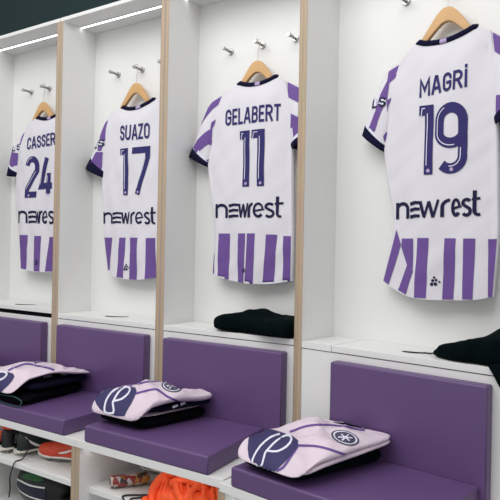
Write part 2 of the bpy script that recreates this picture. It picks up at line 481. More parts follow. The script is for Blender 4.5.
JERSEY = {
 1: dict(
  left=[(0.217, 1.207), (0.169, 1.113), (0.132, 1.035), (0.125, 0.948), (0.127, 0.834), (0.155, 0.663), (0.179, 0.494), (0.17, 0.284)],
  top=[(0.217, 1.207), (0.263, 1.22), (0.303, 1.239), (0.355, 1.223), (0.416, 1.218), (0.475, 1.227), (0.526, 1.243), (0.55, 1.23), (0.572, 1.216)],
  right=[(0.572, 1.216), (0.592, 1.136), (0.605, 1.05), (0.612, 0.932), (0.615, 0.79), (0.618, 0.649), (0.624, 0.461), (0.623, 0.268)],
  hem=[(0.17, 0.284), (0.273, 0.258), (0.371, 0.248), (0.463, 0.246), (0.539, 0.252), (0.623, 0.268)],
  slo=[(0.211, 1.209), (0.129, 1.174), (0.08, 1.086), (-0.009, 0.9)],
  sli=[(0.133, 1.014), (0.128, 0.947), (0.118, 0.834)],
  sro=[(0.57, 1.218), (0.647, 1.172), (0.672, 1.089), (0.687, 0.906)],
  sri=[(0.606, 1.05), (0.613, 0.978), (0.614, 0.893)],
  name=[(0.238, 1.032), (0.557, 1.027), (0.236, 1.113)],
  num=[(0.33, 0.721), (0.478, 0.719), (0.324, 0.996)],
  nwr=[(0.188, 0.57), (0.578, 0.567), (0.186, 0.64)],
  nwx=[0.183, 0.263, 0.269, 0.331, 0.329, 0.39, 0.387, 0.416, 0.416, 0.48, 0.484, 0.534, 0.537, 0.578],
  stripes=[[(0.208, 0.491), (0.275, 0.491), (0.271, 0.261), (0.207, 0.266)], [(0.331, 0.491), (0.376, 0.491), (0.374, 0.248), (0.329, 0.251)], [(0.387, 0.491), (0.431, 0.491), (0.424, 0.245), (0.381, 0.246)], [(0.492, 0.486), (0.55, 0.485), (0.537, 0.25), (0.472, 0.245)], [(0.581, 0.479), (0.619, 0.479), (0.62, 0.265), (0.584, 0.258)], [(0.177, 0.387), (0.172, 0.387), (0.166, 0.289), (0.177, 0.285)]],
  sstripes=[[(0.222, 1.205), (0.21, 1.171), (0.148, 1.13), (0.104, 1.081), (0.079, 1.057), (0.097, 1.118), (0.141, 1.169)], [(0.175, 1.083), (0.147, 1.03), (0.14, 0.944), (0.13, 0.95), (0.043, 0.892), (0.013, 0.917), (0.061, 0.976), (0.138, 1.026), (0.143, 1.061)], [(0.135, 0.883), (0.136, 0.836), (0.103, 0.859)]],
  rstripes=[[(0.578, 1.213), (0.655, 1.167), (0.675, 1.088), (0.594, 1.134)], [(0.612, 1.055), (0.687, 1.015), (0.689, 0.936), (0.633, 0.938), (0.627, 0.985), (0.614, 0.986)]],
  mark=(0.376, 0.312),
  hang=[(0.406, 1.342), (0.325, 1.259), (0.482, 1.262), (0.404, 1.283)],
 ),
 0: dict(
  left=[(0.217, 1.189), (0.167, 1.109), (0.149, 1.011), (0.146, 0.894), (0.152, 0.747), (0.165, 0.6), (0.176, 0.466), (0.208, 0.28)],
  top=[(0.217, 1.189), (0.263, 1.203), (0.297, 1.213), (0.354, 1.195), (0.423, 1.195), (0.496, 1.212), (0.543, 1.23), (0.562, 1.224), (0.587, 1.215)],
  right=[(0.587, 1.215), (0.598, 1.138), (0.604, 1.001), (0.606, 0.865), (0.607, 0.674), (0.609, 0.456), (0.607, 0.255)],
  hem=[(0.208, 0.28), (0.247, 0.25), (0.325, 0.237), (0.434, 0.232), (0.526, 0.241), (0.607, 0.255)],
  slo=[(0.211, 1.191), (0.146, 1.146), (0.107, 1.049), (-0.004, 0.885)],
  sli=[(0.161, 1.05), (0.152, 0.952), (0.156, 0.817)],
  sro=[(0.587, 1.215), (0.639, 1.171), (0.669, 1.076), (0.688, 0.886)],
  sri=[(0.603, 1.082), (0.607, 1.0), (0.607, 0.859)],
  name=[(0.307, 1.018), (0.525, 1.015), (0.304, 1.104)],
  num=[(0.309, 0.708), (0.534, 0.708), (0.301, 0.973)],
  nwr=[(0.166, 0.55), (0.58, 0.543), (0.164, 0.615)],
  nwx=[0.165, 0.252, 0.255, 0.323, 0.32, 0.389, 0.394, 0.432, 0.435, 0.494, 0.501, 0.542, 0.545, 0.579],
  stripes=[[(0.177, 0.468), (0.25, 0.468), (0.224, 0.281), (0.21, 0.28)], [(0.313, 0.468), (0.355, 0.468), (0.348, 0.24), (0.296, 0.243)], [(0.392, 0.468), (0.457, 0.468), (0.453, 0.234), (0.391, 0.234)], [(0.514, 0.466), (0.576, 0.467), (0.578, 0.251), (0.517, 0.241)]],
  sstripes=[[(0.227, 1.186), (0.216, 1.13), (0.177, 1.07), (0.151, 0.973), (0.125, 0.975), (0.135, 1.068), (0.162, 1.141)], [(0.109, 0.97), (0.159, 0.966), (0.146, 0.833), (0.121, 0.831), (0.061, 0.843), (0.076, 0.925)]],
  rstripes=[[(0.601, 1.21), (0.652, 1.166), (0.667, 1.111), (0.617, 1.149)]],
  mark=(0.37, 0.302),
  ls=[(0.087, 0.989), (0.166, 1.001), (0.086, 1.031)],
  hang=[(0.405, 1.344), (0.298, 1.237), (0.487, 1.248), (0.395, 1.286)],
 ),
 -1: dict(
  left=[(0.255, 1.201), (0.196, 1.117), (0.152, 1.03), (0.139, 0.945), (0.137, 0.78), (0.142, 0.661), (0.182, 0.482), (0.211, 0.267)],
  top=[(0.255, 1.201), (0.299, 1.222), (0.336, 1.234), (0.401, 1.217), (0.46, 1.214), (0.524, 1.227), (0.567, 1.244), (0.601, 1.241), (0.632, 1.22)],
  right=[(0.632, 1.22), (0.653, 1.004), (0.667, 0.697), (0.673, 0.452), (0.67, 0.269)],
  hem=[(0.211, 0.267), (0.306, 0.253), (0.418, 0.248), (0.56, 0.253), (0.67, 0.269)],
  slo=[(0.241, 1.205), (0.171, 1.139), (0.089, 1.054), (0.035, 0.877)],
  sli=[(0.158, 1.042), (0.145, 0.957), (0.137, 0.872)],
  sro=[(0.629, 1.221), (0.685, 1.184), (0.724, 1.089), (0.747, 0.906)],
  sri=[(0.652, 1.065), (0.658, 1.003), (0.662, 0.881)],
  name=[(0.265, 1.032), (0.637, 1.045), (0.262, 1.11)],
  num=[(0.256, 0.722), (0.547, 0.721), (0.247, 0.988)],
  nwr=[(0.184, 0.561), (0.61, 0.55), (0.181, 0.64)],
  nwx=[0.183, 0.288, 0.299, 0.371, 0.366, 0.406, 0.396, 0.43, 0.43, 0.488, 0.502, 0.551, 0.56, 0.601],
  stripes=[[(0.193, 0.482), (0.292, 0.482), (0.277, 0.26), (0.22, 0.267)], [(0.36, 0.476), (0.428, 0.476), (0.428, 0.252), (0.362, 0.253)], [(0.505, 0.47), (0.572, 0.47), (0.569, 0.257), (0.47, 0.253)]],
  sstripes=[[(0.262, 1.2), (0.258, 1.161), (0.209, 1.094), (0.18, 1.025), (0.171, 1.058), (0.192, 1.135)], [(0.1, 1.031), (0.164, 1.019), (0.151, 0.942), (0.093, 0.925), (0.083, 0.979)]],
  rstripes=[[(0.647, 1.216), (0.703, 1.18), (0.713, 1.118), (0.658, 1.154)]],
  mark=(0.4, 0.311),
  ls=[(0.111, 1.03), (0.195, 1.043), (0.11, 1.07)],
  hang=[(0.416, 1.334), (0.325, 1.252), (0.501, 1.252), (0.403, 1.282)],
 ),
 2: dict(
  left=[(0.347, 1.196), (0.31, 1.102), (0.281, 1.024), (0.276, 0.942), (0.278, 0.837), (0.295, 0.71), (0.328, 0.523), (0.282, 0.29)],
  top=[(0.347, 1.196), (0.384, 1.229), (0.415, 1.254), (0.445, 1.241), (0.496, 1.234), (0.544, 1.235), (0.602, 1.248), (0.65, 1.266), (0.675, 1.255), (0.703, 1.239)],
  right=[(0.703, 1.239), (0.714, 1.163), (0.727, 1.069), (0.73, 0.94), (0.734, 0.793), (0.739, 0.609), (0.741, 0.466), (0.726, 0.252)],
  hem=[(0.282, 0.29), (0.318, 0.27), (0.375, 0.242), (0.431, 0.23), (0.525, 0.228), (0.659, 0.237), (0.726, 0.252)],
  slo=[(0.344, 1.199), (0.276, 1.17), (0.227, 1.086), (0.19, 0.998), (0.163, 0.914)],
  sli=[(0.284, 1.015), (0.279, 0.92), (0.269, 0.829)],
  sro=[(0.702, 1.24), (0.75, 1.2), (0.78, 1.077), (0.79, 0.895)],
  sri=[(0.729, 1.068), (0.73, 0.976), (0.726, 0.888)],
  name=[(0.435, 1.026), (0.626, 1.039), (0.429, 1.099)],
  num=[(0.437, 0.719), (0.63, 0.714), (0.429, 0.993)],
  nwr=[(0.335, 0.546), (0.678, 0.553), (0.333, 0.613)],
  nwx=[0.334, 0.4, 0.405, 0.448, 0.442, 0.525, 0.529, 0.568, 0.57, 0.609, 0.611, 0.648, 0.649, 0.678],
  stripes=[[(0.365, 0.467), (0.42, 0.467), (0.421, 0.341), (0.4, 0.34), (0.365, 0.433)], [(0.439, 0.469), (0.486, 0.469), (0.481, 0.233), (0.429, 0.232)], [(0.546, 0.468), (0.591, 0.468), (0.584, 0.234), (0.542, 0.232)], [(0.62, 0.467), (0.664, 0.467), (0.66, 0.239), (0.62, 0.237)], [(0.707, 0.465), (0.74, 0.466), (0.726, 0.252), (0.712, 0.251)], [(0.337, 0.504), (0.363, 0.441), (0.307, 0.277), (0.282, 0.292)], [(0.393, 0.36), (0.424, 0.337), (0.389, 0.241), (0.351, 0.257)]],
  sstripes=[[(0.352, 1.193), (0.339, 1.147), (0.293, 1.114), (0.287, 1.04), (0.265, 0.994), (0.238, 0.916), (0.203, 0.92), (0.237, 0.998), (0.256, 1.07), (0.283, 1.124), (0.285, 1.165)], [(0.308, 1.054), (0.292, 1.019), (0.288, 0.991), (0.286, 1.04)], [(0.272, 0.893), (0.285, 0.912), (0.284, 0.854), (0.277, 0.867)]],
  rstripes=[[(0.707, 1.234), (0.755, 1.195), (0.763, 1.12), (0.72, 1.158)], [(0.733, 0.991), (0.786, 0.983), (0.788, 0.903), (0.733, 0.911)]],
  mark=(0.513, 0.302),
  ls=[(0.22, 1.015), (0.283, 1.014), (0.219, 1.057)],
  hang=[(0.535, 1.374), (0.424, 1.277), (0.615, 1.281), (0.528, 1.321)],
 ),
}
# ------------------------------------------------------------------ the setting
def structure(name, mb, m):
    fr = Frame(0, (0, 0, 0))
    o = part(name, mb, m, None, fr)
    o['kind'] = 'structure'
    return o
zf = -ZOFF / S
structure('floor', MB().box((-6, -5, zf - 0.1), (5, 0.4, zf)), FLOORM)
structure('wall_back', MB().box((-6, D + 0.4, zf), (5, D + 0.5, 2.9)), TEALWALL)

HOLDS = {-1: '24', 0: '17', 1: '11', 2: '19'}

# ------------------------------------------------------------------ lockers
for k in (-1, 0, 1, 2):
    w = INNER[k]; n = HOLDS[k]
    fr = Frame(k, (w / 2, D, ZSB))
    lk = thing('locker', 'tall open white locker with plywood edges, holding the jersey numbered %s' % n, 'locker', fr, 'lockers in the changing room row')
    g = 0.0017
    for a, b in ((-T + g, 0), (w, w + T - g)):
        part('side_panel', MB().box((a, 0, ZSB), (b, D + 0.02, ZS), 0, front=1), [WHITE, PLY], lk, fr)
    part('top_panel', MB().box((-T + g, 0, ZS), (w + T - g, D + 0.02, ZH)), WHITE, lk, fr)
    part('back_panel', MB().box((0, D, 0.0), (w, D + 0.02, ZS)), WHITE, lk, fr)
    part('front_panel', MB().box((0.001, 0.004, ZSB), (w - 0.001, 0.022, -0.004)), WHITE, lk, fr)
    x0 = 0.001
    if k == 2:
        part('filler_strip', MB().box((0.001, 0.0, 0.0), (0.149, D, ZL)), WHITE, lk, fr)
        x0 = 0.152
    up_ = 0.021 if k == -1 else 0.0
    lid = part('lid', MB().box((x0, 0.0, up_), (w - 0.001, D - 0.002, ZL + up_)), WHITE, lk, fr, bevel=(0.0015, 2), label='storage box lid standing slightly open' if k == -1 else None)
    cx, cy = {-1: (0.4, 0.06), 0: (0.352, 0.1), 1: (0.42, 0.1), 2: (0.48, 0.095)}[k]
    L = 0.06; m = MB(); rows = []
    for i in range(13):
        t = i / 12 * 2 - 1
        y = cy + 0.02 * t * t + 0.03 * t
        h_ = 0.011 * (1 - t ** 4) + 0.002
        x = cx + t * L
        zt = ZL + up_
        rows.append([(x, y - h_, zt + 0.0002), (x, y - h_, zt + 0.002), (x, y + h_, zt + 0.002), (x, y + h_, zt + 0.0002)])
    m.grid(rows, 0, True, smooth=False)
    part('finger_slot', m, SLOT, lid, fr)
    if k == -1: part('gap_shade_strip', MB().box((0.002, 0.008, -0.004), (w - 0.002, 0.02, 0.0205)), SLOT, lk, fr)  # added black strip standing in for the dark box interior behind the gap
    # strip light set into the top
    lf = Frame(k, (w / 2, 0.13, ZS))
    ls = thing('led_strip', 'lit strip light under the top of the locker with jersey %s' % n, 'light', lf, 'strip lights in the locker tops')
    part('diffuser', MB().box((0.004, 0.124, ZS - 0.004), (w - 0.004, 0.136, ZS - 0.001)), LEDM, ls, lf)
    part('channel', MB().box((0.003, 0.114, ZS - 0.003), (w - 0.003, 0.146, ZS)), ALU, ls, lf)

# ------------------------------------------------------------------ bench units with boot cubbies
CUB = -0.93
for k in (-1, 0, 1, 2):
    w = INNER[k]; n = HOLDS[k]
    xa = -0.0405 if k < 2 else 0.0266
    xb = (xa + W - 2 * T) if k < 2 else 0.84
    fr = Frame(k, ((xa + xb) / 2, -0.24, -0.96))
    bn = thing('bench_unit', 'white bench unit with boot cubbies below the jersey numbered %s' % n, 'bench', fr, 'bench units along the lockers')
    g = 0.0009
    y1 = D + 0.02 if k < 2 else D
    part('bench_top', MB().box((xa - T + g, YBE, ZBB), (xb + T - g, 0.0, ZSB)), WHITE, bn, fr, bevel=(0.002, 2))
    for a, b in ((xa - T + g, xa), (xb, xb + T - g)):
        part('side_panel', MB().box((a, YBE + 0.004, -0.96), (b, 0.0, ZBB), 0, front=1), [WHITE, PLY], bn, fr)
    part('shelf', MB().box((xa, -0.43, -0.683), (xb, -0.012, -0.657)), WHITE, bn, fr, bevel=(0.0015, 2))
    part('base_panel', MB().box((xa, YBE + 0.01, -0.96), (xb, -0.012, CUB)), WHITE, bn, fr)
    part('back_panel', MB().box((xa, -0.012, -0.96), (xb, 0.0, ZBB)), WHITE, bn, fr)
    lf = Frame(k, ((xa + xb) / 2, -0.44, ZBB))
    ls = thing('led_strip', 'lit strip light under the bench below the jersey numbered %s' % n, 'light', lf, 'strip lights under the bench')
    part('diffuser', MB().box((xa + 0.004, -0.447, ZBB - 0.004), (xb - 0.004, -0.433, ZBB - 0.001)), LEDM, ls, lf)
    part('channel', MB().box((xa + 0.003, -0.451, ZBB - 0.003), (xb - 0.003, -0.429, ZBB)), ALU, ls, lf)

# ------------------------------------------------------------------ purple cushions
SEATQ = {-1: (0.0, 0.663, 0.665, 0.0), 0: (0.0, 0.66, 0.668, 0.004), 1: (-0.008, 0.664, 0.634, -0.012), 2: (0.058, 0.776, 0.776, 0.06)}
BACK = {-1: (0.0506, 0.7153), 0: (0.0506, 0.7153), 1: (0.041, 0.7153), 2: (0.178, 0.797)}
for k in (-1, 0, 1, 2):
    n = HOLDS[k]
    a, b, c, d = SEATQ[k]
    fr = Frame(k, ((a + b) / 2, -0.27, ZSB))
    t = thing('seat_cushion', 'purple vinyl seat cushion on the bench below the jersey numbered %s' % n, 'cushion', fr, 'purple seat cushions')
    yb = -0.0505
    ys = -0.4926
    part('cushion_body', MB().prism([(a, ys), (b, ys), (c, yb), (d, yb)], ZSB + 0.0005, ZST), PURPLE, t, fr, bevel=(0.009, 4))
    for x, y in ((a + 0.0035, ys + 0.0035), (b - 0.0035, ys + 0.0035)):
        part('seam', MB().tube([(x, y, ZSB + 0.006), (x, y, ZST - 0.006)], 0.0022, 6), PURPLE_SEAM, t, fr)
    a, b = BACK[k]
    fr = Frame(k, ((a + b) / 2, -0.025, ZSB))
    t = thing('backrest_cushion', 'upright purple vinyl backrest cushion fixed below the jersey numbered %s' % n, 'cushion', fr, 'purple backrest cushions')
    part('cushion_body', MB().box((a, -0.05, ZSB + 0.0005), (b, 0.0035, -0.0293)), PURPLE, t, fr, bevel=(0.008, 4))
    for x in (a + 0.0032, b - 0.0032):
        part('seam', MB().tube([(x, -0.0468, ZSB + 0.006), (x, -0.0468, -0.0293 - 0.006)], 0.002, 6), PURPLE_SEAM, t, fr)

# ------------------------------------------------------------------ coat pegs
def make_peg(k, x, z, label):
    fr = Frame(k, (x, D, z))
    t = thing('coat_peg', label, 'coat peg', fr, 'steel coat pegs on the locker backs')
    part('flange', MB().lathe((x, D, z), (x, D - 0.01, z), [(0, 0.0165), (0.7, 0.0165), (1, 0.014)], 18), CHROME, t, fr)
    part('pin', MB().lathe((x, D - 0.009, z), (x, D - 0.075, z), [(0, 0.0075), (0.8, 0.0075), (0.82, 0.0105), (0.95, 0.0105), (1, 0.008)], 14), CHROME, t, fr)
    return t
PEGX = {-1: (0.196, 0.38, 0.57), 0: (0.2, 0.39, 0.578), 1: (0.21, 0.404, 0.592), 2: (0.332, 0.53, 0.72)}
first = None
for k in (-1, 0, 1, 2):
    for i, x in enumerate(PEGX[k]):
        z = 1.432 if k < 2 else 1.462
        lab = '%s steel coat peg above the jersey numbered %s' % (('left', 'middle', 'right')[i], HOLDS[k])
        if i == 1: lab = 'middle steel coat peg carrying the hanger of the jersey numbered %s' % HOLDS[k]
        if first is None: first = make_peg(k, x, z, lab)
        else: copy_tree(first, world(bay_to_row(k, (x, D, z))), bay_angle(k), lab)
# ------------------------------------------------------------------ hangers
TOPP = [(0, 0), (0.012, -0.001), (0.024, -0.007), (0.04, -0.022), (0.06, -0.048), (0.08, -0.076), (0.1, -0.104), (0.13, -0.145), (0.16, -0.175)]
BOTP = [(0, -0.057), (0.012, -0.059), (0.024, -0.065), (0.04, -0.078), (0.06, -0.098), (0.08, -0.118), (0.1, -0.138), (0.13, -0.17), (0.16, -0.195)]
def make_hanger(k, x, z, zpeg, label):
    fr = Frame(k, (x, 0.2, z))
    t = thing('clothes_hanger', label, 'hanger', fr, 'wooden hangers')
    m = MB(); y0, y1 = 0.189, 0.211
    xs = sorted(set([-p[0] for p in TOPP] + [p[0] for p in TOPP]))
    rows = []
    for dx in xs:
        zt = z + interp(TOPP, abs(dx)); zb = z + interp(BOTP, abs(dx))
        yo = -0.06 * dx * dx
        rows.append([(x + dx, y0 + yo, zb), (x + dx, y0 + yo, zt), (x + dx, y1 + yo, zt), (x + dx, y1 + yo, zb)])
    m.grid(rows, 0, True, smooth=False)
    m.f.append([0, 1, 2, 3]); m.m.append(0); m.sm.append(False); m.uv.append(None)
    o = len(xs) * 4 - 4
    m.f.append([o + 3, o + 2, o + 1, o]); m.m.append(0); m.sm.append(False); m.uv.append(None)
    part('wooden_yoke', m, BEECH, t, fr, bevel=(0.004, 3))
    h = zpeg - z
    R = 0.0115
    pts = [(x, 0.2, z - 0.01), (x, 0.2, z + h * 0.35), (x + 0.004, 0.2, z + h * 0.6), (x + R + 0.001, 0.2, zpeg - 0.004)]
    pts += [(x + R * math.cos(q), 0.2, zpeg + R * math.sin(q)) for q in [math.pi * i / 8 for i in range(1, 9)]] + [(x - R - 0.002, 0.2, zpeg - 0.008)]
    part('hook', MB().tube(smooth_path(pts, 40), 0.0021, 8), CHROME, t, fr)
    return t

# ------------------------------------------------------------------ jerseys
NAME = {1: 'GELABERT', 0: 'SUAZO', -1: 'CASSERES', 2: 'MAGRi'}
def make_jersey(k, J):
    num = HOLDS[k]
    lab = 'white short sleeved football jersey with purple hem stripes and the number %s' % num
    Lf = sorted([(z, x - 0.006) for x, z in J['left']]); Rt = sorted([(z, x) for x, z in J['right']])
    top = sorted(J['top']); hem = sorted(J['hem'])
    xl0 = sum(x for z, x in Lf[:5]) / 5; xr0 = sum(x for z, x in Rt[:5]) / 5
    fr = Frame(k, ((xl0 + xr0) / 2, 0.2, hem[len(hem) // 2][1]))
    t = thing('football_jersey', lab, 'jersey', fr, 'jerseys hanging in the lockers')
    ci = (2, 7) if k == 2 else (2, 6)
    cl, cr = J['top'][ci[0]], J['top'][ci[1]]
    tp = [tuple(v) for v in smooth_path([(a, b, 0) for a, b in top], 60)]
    tp = [(v[0], v[1]) for v in tp]
    hp = [(v[0], v[1]) for v in smooth_path([(a, b, 0) for a, b in hem], 40)]
    lp = [(v[1], v[0]) for v in smooth_path([(x, z, 0) for z, x in Lf], 60)]
    rp = [(v[1], v[0]) for v in smooth_path([(x, z, 0) for z, x in Rt], 60)]
    NR, NC = 56, 48
    body = MB(); rows = []
    sd = k * 3.7
    for i in range(NR + 1):
        s = i / NR
        front = []; rear = []
        for j in range(NC + 1):
            a = 0.5 - 0.5 * math.cos(math.pi * j / NC); a = lerp(j / NC, a, 0.5)
            xt = lerp(tp[0][0], tp[-1][0], a); xh = lerp(hp[0][0], hp[-1][0], a)
            zt = interp(tp, xt); zh = interp(hp, xh)
            z = lerp(zh, zt, s)
            x = lerp(interp(lp, z), interp(rp, z), a)
            h = abs(2 * a - 1)
            yf = 0.165 + 0.02 * h ** 3
            yr = 0.222 - 0.012 * h ** 3
            edge = max(0, (h - 0.9) / 0.1)
            fold = 0.007 * noise.noise((x * 6 + sd, z * 1.1, 3)) + 0.003 * noise.noise((x * 15 + sd + z * 4, z * 3, 7)) + 0.0022 * noise.noise((x * 11 - z * 14, z * 5 + sd, 1))
            # soft drag folds running down from the shoulders and flare at the hem
            fold += 0.004 * math.sin(x * 34 + sd + 2 * z) * max(0, 0.6 - s) + 0.003 * math.sin((x - 0.4) * 46 * (1 if x > 0.4 else -1) - z * 16) * max(0, s - 0.45)
            yf += fold * 2.3 * (1 - edge) * (0.5 + 0.5 * (1 - s))
            tt = max(0, (s - 0.9) / 0.1)
            incol = max(0.0, 1 - abs((x - (cl[0] + cr[0]) / 2) / ((cr[0] - cl[0]) / 2)) ** 2)
            yf = lerp(yf, 0.182, tt * tt); yr = lerp(yr, 0.214, tt * tt)
            front.append((x, yf, z))
            rear.append((x, yr, z - 0.055 * incol * tt))
        rows.append(front + rear[::-1])
    body.grid(rows, 0, True)
    bvh = body.bvh()
    mbody = MB(); mbody.add(body.v, body.f, 0, True)
    for p in J['stripes']:
        d = lay_xz([p], bvh, 0.0016, 0.012)
        mbody.add(d.v, d.f, 1, True)
    # thin hem stitch line
    o = part('shirt_body', mbody, [JWHITE, JPURPLE], t, fr)
    # sleeves
    for side, po, pi_, sp in (('l', 'slo', 'sli', 'sstripes'), ('r', 'sro', 'sri', 'rstripes')):
        Po = smooth_path([(x, 0, z) for x, z in J[po]], 24); Pi = smooth_path([(x, 0, z) for x, z in J[pi_]], 24)
        A1 = Pi[0]
        NQ = 12
        def ring(i, grow=0.0, p=None):
            p = i / 24 if p is None else p
            o_ = Po[min(24, i)]; n_ = Pi[min(24, i)] + Vector(((0.022 if side == 'l' else -0.022) * (1 - p) ** 0.5, 0, 0))
            r = []
            hh = lerp(0.012, 0.034, min(1, p * 1.6)) + grow
            yc = 0.2 - 0.004 * p
            for sgn in (-1, 1):
                for q_ in range(NQ + (1 if sgn < 0 else -1)):
                    q = q_ / NQ if sgn < 0 else 1 - (q_ + 1) / NQ
                    c = o_ * (1 + 0) + (n_ - o_) * q
                    wob = 0.004 * noise.noise((c.x * 16, c.z * 7, sd)) if grow == 0 else 0
                    r.append(Vector((c.x, yc + sgn * hh * math.sin(math.pi * q) ** 0.45 + wob * math.sin(math.pi * q), c.z)))
            return r
        rows = [ring(i) for i in range(23)]
        sm = MB().grid(rows, 0, True)
        sb = sm.bvh()
        msl = MB(); msl.add(sm.v, sm.f, 0, True)
        for p in J[sp]:
            d = lay_xz([p], sb, 0.002, 0.008, 0.012)
            if d.f: msl.add(d.v, d.f, 1, True)
        so = part('sleeve', msl, [JWHITE, JPURPLE], t, fr)
        cuff = MB().grid([ring(i, 0.0022) for i in range(22 if k == 1 else 21, 25)], 0, True)
        co = part('cuff', cuff, NAVYRIB, so, fr)
        part('cuff_piping', MB().grid([ring(21 if k == 1 else 20, 0.0016), ring(22 if k == 1 else 21, 0.0026)], 0, True), PWHITE, so, fr)
        s_ = co.modifiers.new('thickness', 'SOLIDIFY'); s_.thickness = 0.004 * S; s_.offset = 0
        if side == 'l' and 'ls' in J:
            (bx, bz), (rx, rz), (tx, tz) = J['ls']
            for nm, sw, m_, lift in (('sleeve_badge', 0.34, PWHITE, 0.002), ('badge_lettering', 0.17, LOGO, 0.0028)):
                q, wd_ = text_quads('LS', sw, 0.16)
                polys = [[(bx + (rx - bx) * p[0] / wd_ + 0.0, lerp(bz, rz, p[0] / wd_) + (tz - bz) * p[1]) for p in u] for u in q]
                part(nm, lay_xz(polys, sb, lift + 0.001, 0.008, 0.03), m_, so, fr)
    # collar: a ribbed ring round the neck, with a lilac tape at the nape
    pts = [(x, 0.183, z + 0.005) for x, z in J['top'][ci[0]:ci[1] + 1]]
    back_ = smooth_path(pts, 26)
    n_ = 20; ringp = list(back_)
    for i in range(1, n_):
        u = i / n_
        x = lerp(cr[0], cl[0], u); z = lerp(cr[1], cl[1], u) - 0.06 * math.sin(math.pi * u)
        ringp.append(Vector((x, 0.183 + 0.033 * math.sin(math.pi * u) ** 0.6, z)))
    co = part('collar', MB().tube(ringp, 0.0125, 8, closed=True, flat=0.75), NAVYRIB, t, fr)
    part('nape_tape', MB().tube(back_[12:16], 0.0133, 8, flat=0.75), LILAC, co, fr)
    # printed name, number, sponsor, maker's mark
    (bx, bz), (rx, rz), (tx, tz) = J['name']
    q, wd_ = text_quads(NAME[k], 0.16, 0.1)
    polys = [[(lerp(bx, rx, p[0] / wd_), lerp(bz, rz, p[0] / wd_) + (tz - bz) * p[1]) for p in u] for u in q]
    part('name_lettering', lay_xz(polys, bvh, 0.0024, 0.01), PRINT, t, fr)
    (bx, bz), (rx, rz), (tx, tz) = J['num']
    q, wh, dots, wd_ = digits(num)
    mp = lambda u: [(lerp(bx, rx, p[0] / wd_), lerp(bz, rz, p[0] / wd_) + (tz - bz) * p[1]) for p in u]
    nb = part('squad_number', lay_xz([mp(u) for u in q], bvh, 0.0024, 0.01), PRINT, t, fr)
    part('number_inline', lay_xz([mp(u) for u in wh], bvh, 0.0032, 0.01), PWHITE, nb, fr)
    for dx, dz in dots:
        c = mp([(dx, dz)])[0]
        part('number_badge', lay_xz([disc(c[0], c[1], 0.0075, 0.0075, 14)], bvh, 0.0034), LILAC, nb, fr)
    (bx, bz), (rx, rz), (tx, tz) = J['nwr']
    xh = tz - bz
    q = sponsor_quads([(x - bx) / xh for x in J['nwx']])
    part('sponsor_lettering', lay_xz([[(bx + p[0] * xh, lerp(bz, rz, p[0] * xh / (rx - bx)) + p[1] * xh) for p in u] for u in q], bvh, 0.0024, 0.01), LOGO, t, fr)
    mx, mz = J['mark']; e = 0.007 if k == 1 else 0.011
    ds = [(-1.0, -1.2, 0.55), (0.3, -1.1, 0.55), (-0.7, 0.1, 0.5), (0.5, 0.3, 0.42), (-0.2, 1.2, 0.4), (1.6, -0.3, 0.32)]
    part('maker_mark', lay_xz([disc(mx + a * e, mz + b * e, c * e * 1.1, c * e * 1.1, 12) for a, b, c in ds], bvh, 0.0026), LOGO, t, fr)
    return t

for k in (-1, 0, 1, 2):
    make_jersey(k, JERSEY[k])
    (ax, az) = JERSEY[k]['hang'][0]
    make_hanger(k, PEGX[k][1], az, (1.432 if k < 2 else 1.462) + 0.0085, 'beech wood hanger inside the jersey numbered %s' % HOLDS[k])
# ------------------------------------------------------------------ folded clothes
def pillow(quad, z0, h, nu=40, nv=40, n=7.0, m=3.0, wr=0.003, seed=0.0, dz=None, topf=None, freq=9, crease=0.0):
    """A folded, soft-edged slab over a four-cornered plan; quad = front-left, front-right, back-right, back-left."""
    q = [Vector((*p, 0)) for p in quad]
    def pos(u, v): return q[0] * (1 - u) * (1 - v) + q[1] * u * (1 - v) + q[2] * u * v + q[3] * (1 - u) * v
    mb = MB(); rows = []
    A = [math.sin(math.pi / 2 * (2 * i / nu - 1)) for i in range(nu + 1)]
    B = [math.sin(math.pi / 2 * (2 * i / nv - 1)) for i in range(nv + 1)]
    def zz(U, V):
        r = (abs(U) ** n + abs(V) ** n) ** (1 / n)
        return max(0.0, 1 - min(1, r) ** m) ** (1 / m)
    for sg in (1, -1):
        rows = []
        for V in B:
            row = []
            for U in A:
                # pull the corners in so that the plan is a rounded rectangle
                r = (abs(U) ** n + abs(V) ** n) ** (1 / n); k_ = 1 / max(1.0, r)
                u, v = (U * k_ + 1) / 2, (V * k_ + 1) / 2
                p = pos(u, v); f = zz(U, V)
                w_ = noise.noise((p.x * freq + seed, p.y * freq, seed)) * wr + noise.noise((p.x * freq * 2.6 + seed, p.y * freq * 2.1, seed + 4)) * wr * 0.5 + (0.5 - abs(noise.noise((p.x * freq * 0.9 + p.y * freq * 0.5, p.y * freq * 0.7 - seed, seed + 11))) * 2.2) * wr * crease
                t_ = topf(u, v) if topf else 1.0
                z = z0 + h / 2 + sg * h / 2 * f * (t_ if sg > 0 else 1) + (w_ * f if sg > 0 else 0)
                side = (1 - f) * noise.noise((p.x * 7 + seed, p.y * 7, seed + 9)) * wr
                if dz: z += dz(u, v)
                row.append((p.x + side, p.y + side, z))
            rows.append(row if sg > 0 else row[::-1])
        mb.grid(rows, 0)
    return mb

